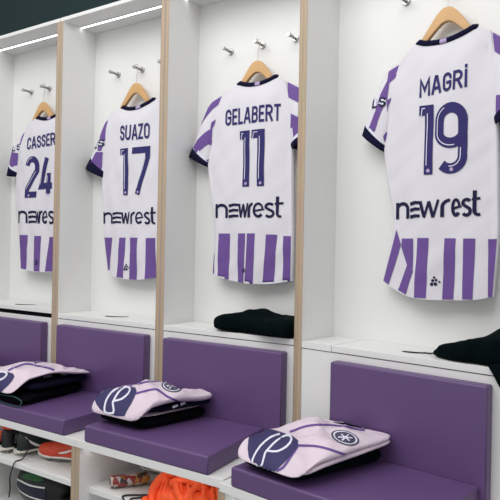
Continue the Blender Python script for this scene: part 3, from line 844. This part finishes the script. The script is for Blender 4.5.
# drawing plane of the print on each folded pile: a point in the bay, its two axes, the direction
# in which the print is pressed onto the cloth, and the length of one drawing unit
PRINT_PLANE = {
  2: ((0.2, -0.28, -0.27), (0.811, 0.5848, -0.0182), (-0.1555, 0.2454, 0.9569), (-0.564, 0.7732, -0.29), 0.003853),
  1: ((0.15, -0.24, -0.26), (0.7436, 0.6684, -0.0185), (-0.1423, 0.1852, 0.9723), (-0.6534, 0.7204, -0.2328), 0.004729),
  0: ((0.15, -0.27, -0.25), (0.6076, 0.794, -0.0186), (-0.1412, 0.1311, 0.9813), (-0.7816, 0.5936, -0.1917), 0.005655),
  -1: ((0.2, -0.25, -0.25), (0.5159, 0.8565, -0.0187), (-0.1293, 0.0994, 0.9866), (-0.8469, 0.5065, -0.162), 0.006692),
}
def tilt_frame(k):
    c, e1, e2, d, u = PRINT_PLANE[k]
    return Vector(c), Vector(e1), Vector(e2), Vector(d), u

def stack(k, spec, word):
    for lay_ in spec['dark']:
        fr = Frame(k, (*[(lay_['quad'][0][i] + lay_['quad'][2][i]) / 2 for i in (0, 1)], lay_['z0']))
        mb = pillow(lay_['quad'], lay_['z0'], lay_['h'], 30, 34, n=lay_.get('n', 9), m=lay_.get('m', 3.2), wr=0.004, seed=k * 2 + lay_['z0'] * 30, dz=lay_.get('dz'), topf=lay_.get('topf'))
        g = thing(lay_['name'], lay_['label'], lay_['cat'], fr, lay_['group'])
        part('folded_cloth', mb, lay_['mat'], g, fr)
        if lay_.get('trim'):
            part('fold_edge', MB().tube(smooth_path(lay_['trim'], 30), 0.0028, 6), TEALTRIM, g, fr)
        for nm, polys, m_ in lay_.get('marks', ()):
            c, e1, e2, d, px = tilt_frame(k)
            cx, cy = spec['cpx']
            part(nm, lay([[((p[0] - cx) * px, -(p[1] - cy) * px) for p in u] for u in polys], mb.bvh(), c, e1, e2, d, 0.0024, 0.006), m_, g, fr)
    sp = spec['pink']
    fr = Frame(k, (*[(sp['quad'][0][i] + sp['quad'][2][i]) / 2 for i in (0, 1)], sp['z0']))
    mb = pillow(sp['quad'], sp['z0'], sp['h'], 60, 70, n=sp.get('n', 9), m=2.6, wr=0.013, seed=k + 1.3, dz=sp.get('dz'), topf=sp.get('topf'), freq=11, crease=1.3)
    g = thing('training_shirt', sp['label'], 'shirt', fr, 'folded pale pink training shirts')
    part('folded_shirt', mb, PINK, g, fr)
    if sp.get('under'):
        un = sp['under']
        part('folded_hem', pillow(un['quad'], un['z0'], un['h'], 30, 40, n=9, m=2.6, wr=0.006, seed=k + 5.1, dz=un['dz'], freq=11, crease=0.6), PINK, g, fr)
    bv = mb.bvh()
    c, e1, e2, d, px = tilt_frame(k)
    cx, cy = spec['cpx']
    cv = lambda u: [((p[0] - cx) * px, -(p[1] - cy) * px) for p in u]
    put = lambda nm, polys, m_, lift, par: part(nm, lay([cv(u) for u in polys], bv, c, e1, e2, d, lift, 0.006, reach=0.02), m_, par, fr)
    lines = []
    for ln in sp['lines']:
        lines += stroke([tuple(v)[:2] for v in smooth_path([(a, b, 0) for a, b in ln], 16)], sp['lw'], False)
    put('piping', lines, PLINE, 0.0014, g)
    pat = put('oval_patch', [sp['oval']], PRINT if False else MATS['patch_indigo'], 0.002, g)
    lt = []
    for ln in sp['script']:
        lt += stroke([tuple(v)[:2] for v in smooth_path([(a, b, 0) for a, b in ln], 30)], sp['sw'], False)
    put('patch_lettering', lt, PWHITE, 0.0028, pat)
    if sp.get('crest'):
        x, y, rx, ry = sp['crest']
        a = math.radians(sp.get('crot', 8))
        def el(f): return [(x + (p[0]) * math.cos(a) - p[1] * math.sin(a), y + p[0] * math.sin(a) + p[1] * math.cos(a)) for p in disc(0, 0, rx * f, ry * f, 24)]
        cr = put('crest', [el(1.0)], MATS['crest_dark'], 0.002, g)
        rg = el(0.86); r2 = el(0.74)
        put('crest_ring', [[rg[i], rg[(i + 1) % 24], r2[(i + 1) % 24], r2[i]] for i in range(24)], PWHITE, 0.0028, cr)
        cross = []
        for th in (0, 60, 120):
            v = (math.cos(math.radians(th)) * rx * 0.5, math.sin(math.radians(th)) * ry * 0.5)
            cross += stroke([(x - v[0], y - v[1]), (x + v[0], y + v[1])], 1.1, False)
        put('crest_emblem', cross, PWHITE, 0.0028, cr)
    if sp.get('neck'):
        put('neck_opening', sp['neck'], NAVYCLOTH, 0.0018, g)
mat('patch_indigo', lin(48, 44, 92), 0.7)
mat('crest_dark', lin(70, 66, 92), 0.7)

OVAL2 = [(252.5, 450), (252, 441), (255, 435), (262, 432), (272, 431.5), (283, 434), (293, 436.5), (298.5, 440), (298, 445), (294, 451), (288, 458), (281, 465), (276, 471), (268, 468.5), (259, 463), (254.5, 457)]
SCR2 = [[(281, 435.6), (273.5, 438.8), (265.5, 446), (260.5, 454), (258.4, 460.8), (261.5, 463.6), (266.8, 464.2), (268.8, 457.6), (269.8, 452.5), (272.5, 448.8), (279, 441.8), (286, 436.8), (291, 437), (292.3, 440.6), (288, 446.2), (280, 450.4), (271.5, 450.4)]]
def warp(pts, fr_, to):
    """Affine map given by three point pairs."""
    (a0, b0), (a1, b1), (a2, b2) = fr_; M = Matrix(((a1 - a0, a2 - a0), (b1 - b0, b2 - b0))).inverted()
    (c0, d0), (c1, d1), (c2, d2) = to
    o = []
    for x, y in pts:
        r = M @ Vector((x - a0, y - b0))
        o.append((c0 + (c1 - c0) * r[0] + (c2 - c0) * r[1], d0 + (d1 - d0) * r[0] + (d2 - d0) * r[1]))
    return o
K3 = [(252, 441), (298.5, 440), (276, 471)]
K1 = [(98, 398), (136.5, 388.5), (128.5, 413.5)]
K0 = [(-24, 374), (17, 373), (7, 390)]
DARK_G = 'dark folded shorts under the pink shirts'

stack(2, dict(cpx=(299, 435.7),
  dark=[dict(name='folded_shorts', label='black folded shorts under the pink shirt nearest the camera, below jersey 19', cat='shorts', group=DARK_G, quad=[(0.08, -0.468), (0.335, -0.48), (0.44, -0.062), (0.14, -0.062)], z0=ZST + 0.001, h=0.05, mat=GREENBLACK, topf=lambda u, v: 0.75 + 0.9 * v)],
  pink=dict(label='pale pink folded shirt with an oval patch, below jersey 19', quad=[(0.055, -0.497), (0.383, -0.508), (0.478, -0.06), (0.115, -0.06)], z0=ZST + 0.058, h=0.042,
    dz=lambda u, v: 0.026 * v - 0.04 * max(0, 1 - v / 0.2) ** 1.5 + 0.012 * math.sin(math.pi * u) * math.sin(math.pi * v) + 0.004 * math.sin(9 * v + 4 * u) * v,
    under=dict(quad=[(0.1, -0.47), (0.382, -0.49), (0.478, -0.065), (0.15, -0.07)], z0=ZST + 0.04, h=0.036, dz=lambda u, v: 0.03 * v - 0.012 * max(0, 1 - v / 0.2) ** 1.5),
    topf=lambda u, v: 0.75 + 0.45 * math.sin(math.pi * min(1, v * 1.1)) * math.sin(math.pi * (0.15 + 0.7 * u)),
    lines=[[(298, 444), (318, 444), (340, 449), (353, 451)], [(290, 433), (308, 426), (333, 424), (362, 427)], [(281, 466), (287, 462), (293, 453), (298, 445)]], lw=1.9,
    oval=OVAL2, script=SCR2, sw=1.75, crest=(341, 435, 12.5, 6.3), crot=10,
    neck=[[(332, 421), (345, 420.5), (360, 423), (372, 426), (362, 425.6), (346, 423.4)]])), '19')

stack(1, dict(cpx=(151.8, 395.7),
  dark=[dict(name='folded_shorts', label='black folded shorts at the bottom of the pile below jersey 11', cat='shorts', group=DARK_G, quad=[(-0.02, -0.41), (0.258, -0.42), (0.345, -0.062), (0.0, -0.062)], z0=ZST + 0.001, h=0.05, mat=BLACKCLOTH),
        dict(name='folded_undershirt', label='thin white layer folded into the pile below jersey 11', cat='shirt', group='thin layers in the folded piles', quad=[(0.0, -0.39), (0.25, -0.40), (0.325, -0.07), (0.02, -0.07)], z0=ZST + 0.0505, h=0.012, mat=PINK),
        dict(name='folded_navy_shirt', label='dark navy shirt with small white tags in the pile below jersey 11', cat='shirt', group='navy shirts in the folded piles', quad=[(0.0, -0.38), (0.268, -0.36), (0.372, -0.065), (0.02, -0.065)], z0=ZST + 0.063, h=0.03, mat=NAVYCLOTH,
             marks=[('white_tag', [[(170.5, 405.5), (175.5, 403.5), (176.5, 405), (171.5, 407)], [(178, 403), (182.5, 401.2), (183.5, 403), (179, 404.8)]], PWHITE)])],
  pink=dict(label='pale pink folded shirt with crest and oval patch, below jersey 11', quad=[(-0.045, -0.45), (0.268, -0.452), (0.392, -0.06), (-0.03, -0.06)], z0=ZST + 0.07, h=0.066,
    dz=lambda u, v: -0.05 * max(0, 1 - v / 0.2) ** 1.4 + 0.012 * math.sin(math.pi * u) * math.sin(math.pi * v) - 0.004 * u * v + 0.022 * u * u * math.sin(math.pi * v) + 0.005 * math.sin(10 * v + 4 * u) * v,
    topf=lambda u, v: 0.75 + 0.4 * math.sin(math.pi * min(1, v * 1.1)) * math.sin(math.pi * (0.15 + 0.7 * u)),
    lines=[[(137, 394), (153.6, 390), (160, 392.5), (166, 396.6), (177.4, 401.4)], [(127, 387), (149, 382.4), (177, 380.8), (197, 385)]], lw=1.9,
    oval=warp(OVAL2, K3, K1), script=[warp(SCR2[0], K3, K1)], sw=1.8, crest=(170.4, 387, 10, 5.6), crot=8)), '11')

stack(0, dict(cpx=(33.5, 372.3),
  dark=[dict(name='folded_shorts', label='black folded shorts with a teal edge in the pile below jersey 17', cat='shorts', group=DARK_G, quad=[(0.0, -0.47), (0.34, -0.485), (0.31, -0.06), (0.0, -0.06)], z0=ZST + 0.001, h=0.056, mat=BLACKCLOTH,
             trim=[(0.12, -0.482, ZST + 0.05), (0.2, -0.486, ZST + 0.045), (0.3, -0.49, ZST + 0.05), (0.345, -0.482, ZST + 0.032), (0.33, -0.488, ZST + 0.008), (0.25, -0.489, ZST + 0.006), (0.16, -0.485, ZST + 0.01)]),
        dict(name='folded_navy_shirt', label='dark navy shirt with white letters in the pile below jersey 17', cat='shirt', group='navy shirts in the folded piles', quad=[(0.0, -0.42), (0.335, -0.42), (0.345, -0.06), (0.0, -0.06)], z0=ZST + 0.0575, h=0.045, mat=NAVYCLOTH,
             marks=[('white_letter', [[(41.5, 374.5), (43.5, 374), (44.2, 376), (49.5, 374.6), (50, 376.4), (42.2, 378)], [(57, 373.8), (63.5, 372.6), (64, 375), (62, 376), (57.6, 375.8)]], PWHITE)])],
  pink=dict(label='pale pink folded shirt with an oval patch, below jersey 17', quad=[(-0.06, -0.49), (0.315, -0.51), (0.375, -0.06), (-0.06, -0.06)], z0=ZST + 0.096, h=0.036,
    dz=lambda u, v: -0.05 * max(0, 1 - v / 0.2) ** 1.4 + 0.014 * math.sin(math.pi * u) * math.sin(math.pi * v) - 0.012 * u * v + 0.034 * u * u * math.sin(math.pi * v) + 0.005 * math.sin(10 * v + 4 * u) * v,
    topf=lambda u, v: 0.8 + 0.4 * math.sin(math.pi * min(1, v * 1.1)) * math.sin(math.pi * (0.15 + 0.7 * u)),
    lines=[[(12, 370), (26, 364.4), (38, 367), (46, 369), (51, 371)], [(34, 361.6), (56, 363.6), (68, 365), (80, 370)]], lw=1.7,
    oval=warp(OVAL2, K3, K0), script=[warp(SCR2[0], K3, K0)], sw=1.7)), '17')

stack(-1, dict(cpx=(-44.5, 355.9),
  dark=[dict(name='folded_shorts', label='black folded shorts at the left edge of the photo below jersey 24', cat='shorts', group=DARK_G, quad=[(0.0, -0.46), (0.315, -0.47), (0.325, -0.06), (0.0, -0.06)], z0=ZST + 0.001, h=0.075, mat=BLACKCLOTH)],
  pink=dict(label='pale pink folded shirt at the left edge of the photo below jersey 24', quad=[(-0.03, -0.48), (0.29, -0.49), (0.335, -0.058), (-0.02, -0.058)], z0=ZST + 0.074, h=0.045,
    dz=lambda u, v: -0.05 * max(0, 1 - v / 0.2) ** 1.4 + 0.014 * math.sin(math.pi * u) * math.sin(math.pi * v),
    topf=lambda u, v: 0.8 + 0.4 * math.sin(math.pi * min(1, v * 1.1)),
    lines=[[(-60, 362), (-30, 356), (-8, 356)]], lw=1.6, oval=warp(OVAL2, K3, [(-110, 358), (-70, 357), (-80, 374)]), script=[warp(SCR2[0], K3, [(-110, 358), (-70, 357), (-80, 374)])], sw=1.6)), '24')

# ------------------------------------------------------------------ dark garments lying on the locker lids
def bundle(k, pts, name, label, seed):
    """A crumpled long bundle: rings along a path, each (x, y, half depth, height)."""
    z0 = ZL + 0.0008
    rows = []; N = 46; M = 26
    tab = lambda i: [(j / (len(pts) - 1), p[i]) for j, p in enumerate(pts)]
    for i in range(N + 1):
        u = i / N
        x = interp(tab(0), u); y = interp(tab(1), u); hd = interp(tab(2), u); h = interp(tab(3), u); zo = interp(tab(4), u)
        f = min(1, (1 - (2 * u - 1) ** 10) ** 0.5 + 0.02)
        r = []
        for j in range(M):
            q = 2 * math.pi * j / M
            cy, sy = math.cos(q), math.sin(q)
            yy = y + hd * f * math.copysign(abs(cy) ** 0.6, cy)
            zz = h / 2 + h / 2 * math.copysign(abs(sy) ** 0.5, sy) * f
            wv = noise.noise((x * 9 + seed, yy * 12, q * 0.7 + zz * 9)) * 0.024 + noise.noise((x * 22 + seed, yy * 20, zz * 22)) * 0.009
            yy += wv * cy
            zz = zz + wv * max(0, sy)
            over = max(0, -yy) * 1.2
            r.append((x, yy, z0 + max(0, zz) + (0 if zo == 0 else 0) - over * 0))
        rows.append(r)
    mb = MB().grid(rows, 0, True)
    for kk in (0, N):
        mb.f.append([kk * M + j for j in range(M)][::1 if kk else -1]); mb.m.append(0); mb.sm.append(False); mb.uv.append(None)
    return mb
fr = Frame(1, (0.5, 0.1, ZL))
g = thing('folded_trousers', 'black garment folded flat on the lid below jersey 11', 'clothing', fr, 'dark garments on the locker lids')
part('cloth', bundle(1, [(0.29, 0.075, 0.07, 0.06, 0), (0.36, 0.085, 0.09, 0.078, 0), (0.46, 0.095, 0.11, 0.092, 0), (0.56, 0.085, 0.118, 0.09, 0), (0.66, 0.065, 0.125, 0.082, -0.004), (0.744, 0.065, 0.12, 0.07, -0.004)], '', '', 2), GREENBLACK, g, fr)
fr = Frame(2, (0.7, 0.1, ZL))
g = thing('crumpled_trousers', 'black crumpled garment spilling over the lid below jersey 19', 'clothing', fr, 'dark garments on the locker lids')
part('cloth', bundle(2, [(0.555, 0.09, 0.03, 0.028, 0), (0.59, 0.08, 0.05, 0.05, 0), (0.66, 0.08, 0.075, 0.07, 0), (0.73, 0.08, 0.085, 0.085, 0), (0.79, 0.08, 0.1, 0.12, 0), (0.852, 0.08, 0.1, 0.12, 0)], '', '', 5), GREENBLACK, g, fr)
mb = MB()
rows = []
for i in range(15):
    u = i / 14; x = lerp(0.787, 0.857, u); r = []
    bot = -0.02 - 0.016 * math.sin(u * 3)
    top_ = ZL + 0.022
    for j in range(14):
        q = 2 * math.pi * j / 14
        f = (1 - (2 * u - 1) ** 6) ** 0.5
        e_ = min(1.0, 0.12 + 1.6 * u); zc = lerp(top_ - 0.012, (top_ + bot) / 2, e_); hz = (top_ - bot) / 2 * e_
        r.append((x, -0.013 + 0.011 * math.cos(q) * (0.3 + 0.7 * f) + 0.004 * noise.noise((x * 20, q, 3)), zc + hz * math.sin(q)))
    rows.append(r)
mb.grid(rows, 0, True)
part('hanging_fold', mb, GREENBLACK, g, fr)
part('drawstring', MB().tube(smooth_path([(0.5, 0.105, ZL + 0.003), (0.53, 0.1, ZL + 0.004), (0.552, 0.095, ZL + 0.012), (0.57, 0.09, ZL + 0.022)], 14), 0.003, 6), DARK, g, fr)

# ------------------------------------------------------------------ football boots
SH = -0.657
def boot(base, ang, label, skin, trim, L=0.34, collar=BLACKBOOT, group='football boots in the cubbies', k=0, tick=None, tab=None):
    """Toe along +X of the boot, heel at 0; a shaped upper on a sole with studs."""
    ca, sa = math.cos(ang), math.sin(ang)
    bx, by, bz = base
    R = lambda x, y, z: (bx + ca * x - sa * y, by + sa * x + ca * y, bz + z)
    fr = Frame(k, (bx + ca * L / 2, by + sa * L / 2, bz))
    t = thing('football_boot', label, 'football boot', fr, group)
    WT = [(0, 0.018), (0.03, 0.032), (0.12, 0.041), (0.3, 0.04), (0.5, 0.044), (0.7, 0.054), (0.85, 0.05), (0.95, 0.034), (1, 0.008)]
    HT = [(0, 0.085), (0.05, 0.104), (0.15, 0.112), (0.28, 0.112), (0.4, 0.098), (0.55, 0.079), (0.7, 0.074), (0.85, 0.064), (0.95, 0.05), (1, 0.03)]
    zs = 0.016
    rows = []; srows = []
    N = 34; M = 20
    for i in range(N + 1):
        u = 0.5 - 0.5 * math.cos(math.pi * i / N); x = u * L
        w_ = interp(WT, u); h = interp(HT, u)
        rise = 0.012 * max(0, (u - 0.75) / 0.25) ** 2
        r = []
        for j in range(M + 1):
            q = math.pi * j / M
            c = math.cos(q); s_ = math.sin(q)
            narrow = 1 - 0.45 * s_ ** 2 * (1 if u < 0.5 else max(0.3, 1 - (u - 0.5) * 1.4))
            r.append(R(x, w_ * math.copysign(abs(c) ** 0.75, c) * narrow, zs + rise + (h - zs) * s_ ** 0.8))
        rows.append(r)
        sr = []
        for j in range(16):
            q = 2 * math.pi * j / 16
            sr.append(R(x + 0.004 * (2 * u - 1), (w_ + 0.004) * math.cos(q), rise + 0.011 + 0.009 * math.copysign(abs(math.sin(q)) ** 0.5, math.sin(q))))
        srows.append(sr)
    um = MB().grid(rows, 0)
    part('upper', um, skin, t, fr)
    sm = MB().grid(srows, 0, True)
    for kk in (0, N):
        sm.f.append([kk * 16 + j for j in range(16)][::1 if kk else -1]); sm.m.append(0); sm.sm.append(False); sm.uv.append(None)
    part('sole', sm, SOLEWHITE, t, fr)
    for u, v in ((0.1, 0.022), (0.1, -0.022), (0.6, 0.034), (0.6, -0.034), (0.78, 0.03), (0.78, -0.03)):
        part('stud', MB().lathe(R(u * L, v, 0.004), R(u * L, v, -0.0145), [(0, 0.011), (1, 0.006)], 10), STUD, t, fr)
    cp = [R(L * (0.17 + 0.13 * math.cos(q)), 0.022 * math.sin(q), 0.111 + 0.004 * math.cos(q * 2)) for q in [2 * math.pi * i / 20 for i in range(20)]]
    part('collar', MB().tube(cp, 0.007, 8, closed=True), collar, t, fr)
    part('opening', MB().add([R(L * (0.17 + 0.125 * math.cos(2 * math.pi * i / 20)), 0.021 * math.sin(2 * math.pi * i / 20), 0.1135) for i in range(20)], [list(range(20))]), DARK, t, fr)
    bv = um.bvh()
    for i in range(4):
        u = 0.36 + 0.075 * i; z = interp(HT, u) + 0.002
        part('lace', MB().tube([R(u * L, y, z - 7.0 * y * y) for y in (-0.024, -0.012, 0, 0.012, 0.024)], 0.003, 6), trim, t, fr)
    # curved tick on both flanks
    for sgn in (1, -1):
        tick = tick or [(0.6, 0.036), (0.52, 0.042), (0.4, 0.054), (0.28, 0.07), (0.39, 0.048), (0.49, 0.034), (0.56, 0.031)]
        e1 = Vector((ca, sa, 0)); d = Vector((-sa, ca, 0)) * -sgn
        q = lay([[(a * L, b) for a, b in tick]], bv, (bx, by, bz), e1, (0, 0, 1), d, 0.0016, 0.015)
        if q.f: part('side_tick', q, SWOOSH, t, fr)
    part('heel_tab', MB().tube([R(-0.001, 0, 0.05), R(0.0, 0, 0.075), R(0.006, 0, 0.1)], 0.006, 8), tab or trim, t, fr)
    return t, R, fr
SHZ = SH + 0.0148
boot((0.59, -0.21, SHZ), math.radians(197), 'orange football boot at the right end of the boot shelf', ORANGEBOOT, ORANGETRIM)
t, R, fr = boot((0.16, -0.375, SHZ), math.radians(74), 'dark green football boot with a trailing lace, beside the orange boot', GREENBOOT, ORANGETRIM, tab=BLACKBOOT,
    tick=[(0.36, 0.03), (0.3, 0.036), (0.2, 0.056), (0.1, 0.086), (0.18, 0.048), (0.26, 0.028), (0.33, 0.025)])
part('loose_lace', MB().tube(smooth_path([(0.2, -0.33, SH + 0.1), (0.225, -0.355, SH + 0.04), (0.235, -0.39, SH + 0.006), (0.236, -0.432, SH + 0.003), (0.228, -0.442, SH - 0.03), (0.21, -0.441, SH - 0.08), (0.213, -0.441, SH - 0.13), (0.206, -0.441, SH - 0.175)], 40), 0.0034, 6), DARK, t, fr)
boot((0.06, -0.395, SHZ), math.radians(82), 'black football boot with an orange trim at the left end of the boot shelf', BLACKBOOT, ORANGETRIM, collar=ORANGETRIM)
boot((0.335, -0.195, SHZ), math.radians(86), 'dark football boot behind the orange boot', GREENBOOT, ORANGETRIM, collar=ORANGETRIM, L=0.16)

# rounded bag with coloured bands on the cubby floor, a pale cloth and a dark boot beside it
fr = Frame(0, (0.27, -0.26, CUB))
g = thing('boot_bag', 'rounded black bag with green and navy bands below the boot shelf', 'bag', fr)
mb = MB(); rows = []; c = Vector((0.275, -0.26, CUB + 0.118)); ax = (0.195, 0.115, 0.117)
for i in range(29):
    a = math.pi * i / 28; r = []
    for j in range(36):
        q = 2 * math.pi * j / 36
        x = -math.cos(a); rad = math.sin(a) ** 0.8
        r.append((c.x + ax[0] * x, c.y + ax[1] * rad * math.cos(q), c.z + ax[2] * rad * math.sin(q)))
    rows.append(r)
mb.grid(rows, 0, True)
part('bag_body', mb, BAGBLACK, g, fr)
bv = mb.bvh()
def band(pts): return [pts]
put = lambda nm, poly, m_, l: part(nm, lay([poly], bv, (0, 0, 0), (1, 0, 0), (0, 0, 1), (0, 1, 0), l, 0.015), m_, g, fr)
zc = c.z
put('green_band', [(0.18, zc + 0.05), (0.21, zc + 0.07), (0.26, zc + 0.078), (0.32, zc + 0.076), (0.35, zc + 0.066), (0.32, zc + 0.056), (0.26, zc + 0.053), (0.21, zc + 0.048)], BAGGREEN, 0.002)
put('pale_outline', [(0.125, zc + 0.026), (0.19, zc + 0.036), (0.28, zc + 0.036), (0.37, zc + 0.04), (0.37, zc - 0.026), (0.28, zc - 0.026), (0.19, zc - 0.02), (0.14, zc - 0.008)], SWOOSH, 0.002)
put('navy_band', [(0.135, zc + 0.02), (0.19, zc + 0.029), (0.28, zc + 0.029), (0.38, zc + 0.034), (0.38, zc - 0.019), (0.28, zc - 0.018), (0.19, zc - 0.013), (0.145, zc - 0.004)], BAGNAVY, 0.0028)
boot((0.51, -0.38, CUB + 0.0148), math.radians(75), 'black football boot in the lower cubby beside the rounded bag', BLACKBOOT, DARK, L=0.3)
solo('folded_cloth', pillow([(0.575, -0.45), (0.699, -0.45), (0.699, -0.3), (0.585, -0.3)], CUB + 0.001, 0.15, 16, 16, wr=0.006, n=4, m=2.2), [PALEGREEN], Frame(0, (0.65, -0.37, CUB)), 'pale green folded cloth in the lower cubby at the plywood edge', 'cloth')

# ------------------------------------------------------------------ right-hand cubby: magazine, dark boot, cord, orange bib
def magazine_material():
    m = bpy.data.materials.new('printed_magazine_cover'); m.use_nodes = True
    nt = m.node_tree; b = nt.nodes['Principled BSDF']; b.inputs['Roughness'].default_value = 0.35
    tc = nt.nodes.new('ShaderNodeTexCoord'); v = nt.nodes.new('ShaderNodeTexVoronoi'); v.inputs['Scale'].default_value = 55; v.distance = 'MANHATTAN'
    r = nt.nodes.new('ShaderNodeValToRGB'); r.color_ramp.interpolation = 'CONSTANT'; e = r.color_ramp.elements
    e[0].position = 0; e[0].color = (*lin(140, 46, 44), 1); e[1].position = 0.25; e[1].color = (*lin(196, 184, 172), 1)
    for p, c_ in ((0.45, (160, 116, 48)), (0.62, (186, 180, 182)), (0.78, (52, 42, 40)), (0.9, (170, 120, 60))):
        x = e.new(p); x.color = (*lin(*c_), 1)
    sp = nt.nodes.new('ShaderNodeSeparateColor')
    nt.links.new(tc.outputs['Object'], v.inputs['Vector']); nt.links.new(v.outputs['Color'], sp.inputs[0]); nt.links.new(sp.outputs[0], r.inputs['Fac']); nt.links.new(r.outputs['Color'], b.inputs['Base Color'])
    return m
MAG = magazine_material()
fr = Frame(1, (0.1, -0.3, SH))
g = thing('rolled_magazine', 'rolled colourful magazine lying on the shelf at the cubby wall', 'magazine', fr)
a = Vector((0.045, -0.385, SH + 0.0275)); b = Vector((0.15, -0.25, SH + 0.0275)); d = (b - a).normalized(); e = Vector((d.y, -d.x, 0))
rows = []
for i in range(9):
    c = a + (b - a) * i / 8; r = []
    for j in range(40):
        q = 2 * math.pi * 1.6 * j / 39 - 0.6; rad = 0.026 - 0.008 * j / 39
        r.append(c + e * rad * 1.25 * math.cos(q) + Vector((0, 0, 1)) * rad * math.sin(q))
    rows.append(r)
o = part('cover', MB().grid(rows, 0), MAG, g, fr)
s_ = o.modifiers.new('thickness', 'SOLIDIFY'); s_.thickness = 0.0012
rows = [[a + (b - a) * i / 8 + e * 0.015 * math.cos(2 * math.pi * j / 20) + Vector((0, 0, 0.013 * math.sin(2 * math.pi * j / 20))) for j in range(20)] for i in range(9)]
part('inner_pages', MB().grid(rows, 0, True), DARK, g, fr)

boot((0.02, -0.14, SHZ), math.radians(10), 'dark boot behind the rolled magazine and the orange bib', BLACKBOOT, DARK, L=0.22, k=1)

fr = Frame(1, (0.22, -0.4, SH))
cord = smooth_path([(0.26, -0.36, SH + 0.012), (0.215, -0.375, SH + 0.006), (0.17, -0.405, SH + 0.0042), (0.165, -0.428, SH + 0.004), (0.185, -0.436, SH - 0.006), (0.195, -0.436, SH - 0.04)], 26)
cord2 = smooth_path([(0.26, -0.375, SH + 0.01), (0.225, -0.4, SH + 0.0042), (0.21, -0.424, SH + 0.004), (0.216, -0.436, SH - 0.008), (0.218, -0.436, SH - 0.045)], 22)
g = thing('drawcord', 'black looped cord on the shelf beside the orange bib', 'cord', fr)
part('strand', MB().tube(cord, 0.0042, 7), DARK, g, fr)
part('strand', MB().tube(cord2, 0.0042, 7), DARK, g, fr)

fr = Frame(1, (0.45, -0.3, SH))
rows = []
NX, NY = 90, 70
mb = MB()
cx, cy, rx, ry = 0.455, -0.27, 0.225, 0.175
for j in range(NY + 1):
    v = 2 * j / NY - 1; r = []
    for i in range(NX + 1):
        u = 2 * i / NX - 1
        R_ = max(abs(u), abs(v)); ln = math.hypot(u, v); s_ = R_ / ln if ln > 1e-6 else 1
        px_, py_ = u * s_, v * s_; rr = math.hypot(px_, py_)
        x = cx + rx * px_; y = cy + ry * py_
        h = 0.135 * max(0, 1 - rr ** 3.2) ** 0.5
        w1 = noise.noise((x * 13, y * 13, 1.7)); w2 = noise.noise((x * 9 + 5, y * 9, 8.1))
        ridge = 1 - abs(math.sin((x * 1.1 + y * 0.9) * 42 + w1 * 4.5 + w2 * 3))
        ridge2 = 1 - abs(noise.noise((x * 20 + 3, y * 20, 4.0))) * 2
        wr_ = (ridge * 0.034 + ridge2 * 0.014 + w2 * 0.02 - 0.03) * min(1, (1 - rr) * 5 + 0.15)
        z = SH + 0.001 + min(0.176, max(0.0, h + wr_ * (0.3 + 0.7 * min(1, h / 0.08))))
        k2 = 1 + 0.035 * noise.noise((math.atan2(py_, px_) * 2.5, 1, 2)) * rr
        r.append((cx + rx * px_ * k2 + 0.008 * w1 * min(1, 3 * (1 - rr)), cy + ry * py_ * k2, z))
    rows.append(r)
mb.grid(rows, 0)
g = thing('orange_bib', 'bright orange crumpled training bib heaped in the cubby under the bench', 'bib', fr)
random.seed(11)
for n_ in range(20):
    a0 = random.uniform(0, 2 * math.pi); r0 = random.uniform(0.2, 0.8)
    pu, pv = r0 * math.cos(a0), r0 * math.sin(a0); hd = random.uniform(0, 2 * math.pi); pts = []
    for s_ in range(9):
        rr = math.hypot(pu, pv)
        if rr > 0.88: hd += 0.9
        z = SH + min(0.148, 0.135 * max(0, 1 - min(1, rr) ** 3.2) ** 0.5 + 0.012 * math.sin(s_ * 1.3 + n_))
        pts.append((cx + rx * pu, cy + ry * pv, max(SH + 0.024, z)))
        hd += random.uniform(-0.55, 0.55); pu += 0.15 * math.cos(hd); pv += 0.19 * math.sin(hd)
    pr = random.uniform(0.014, 0.022)
    mb.tube(smooth_path(pts, 44), lambda t, pr=pr, n_=n_: pr * (0.35 + 0.65 * math.sin(math.pi * (0.06 + 0.88 * t)) ** 0.5) * (1 + 0.22 * math.sin(t * 19 + n_)), 10, flat=0.8)
part('bib_cloth', mb, ORANGE, g, fr)
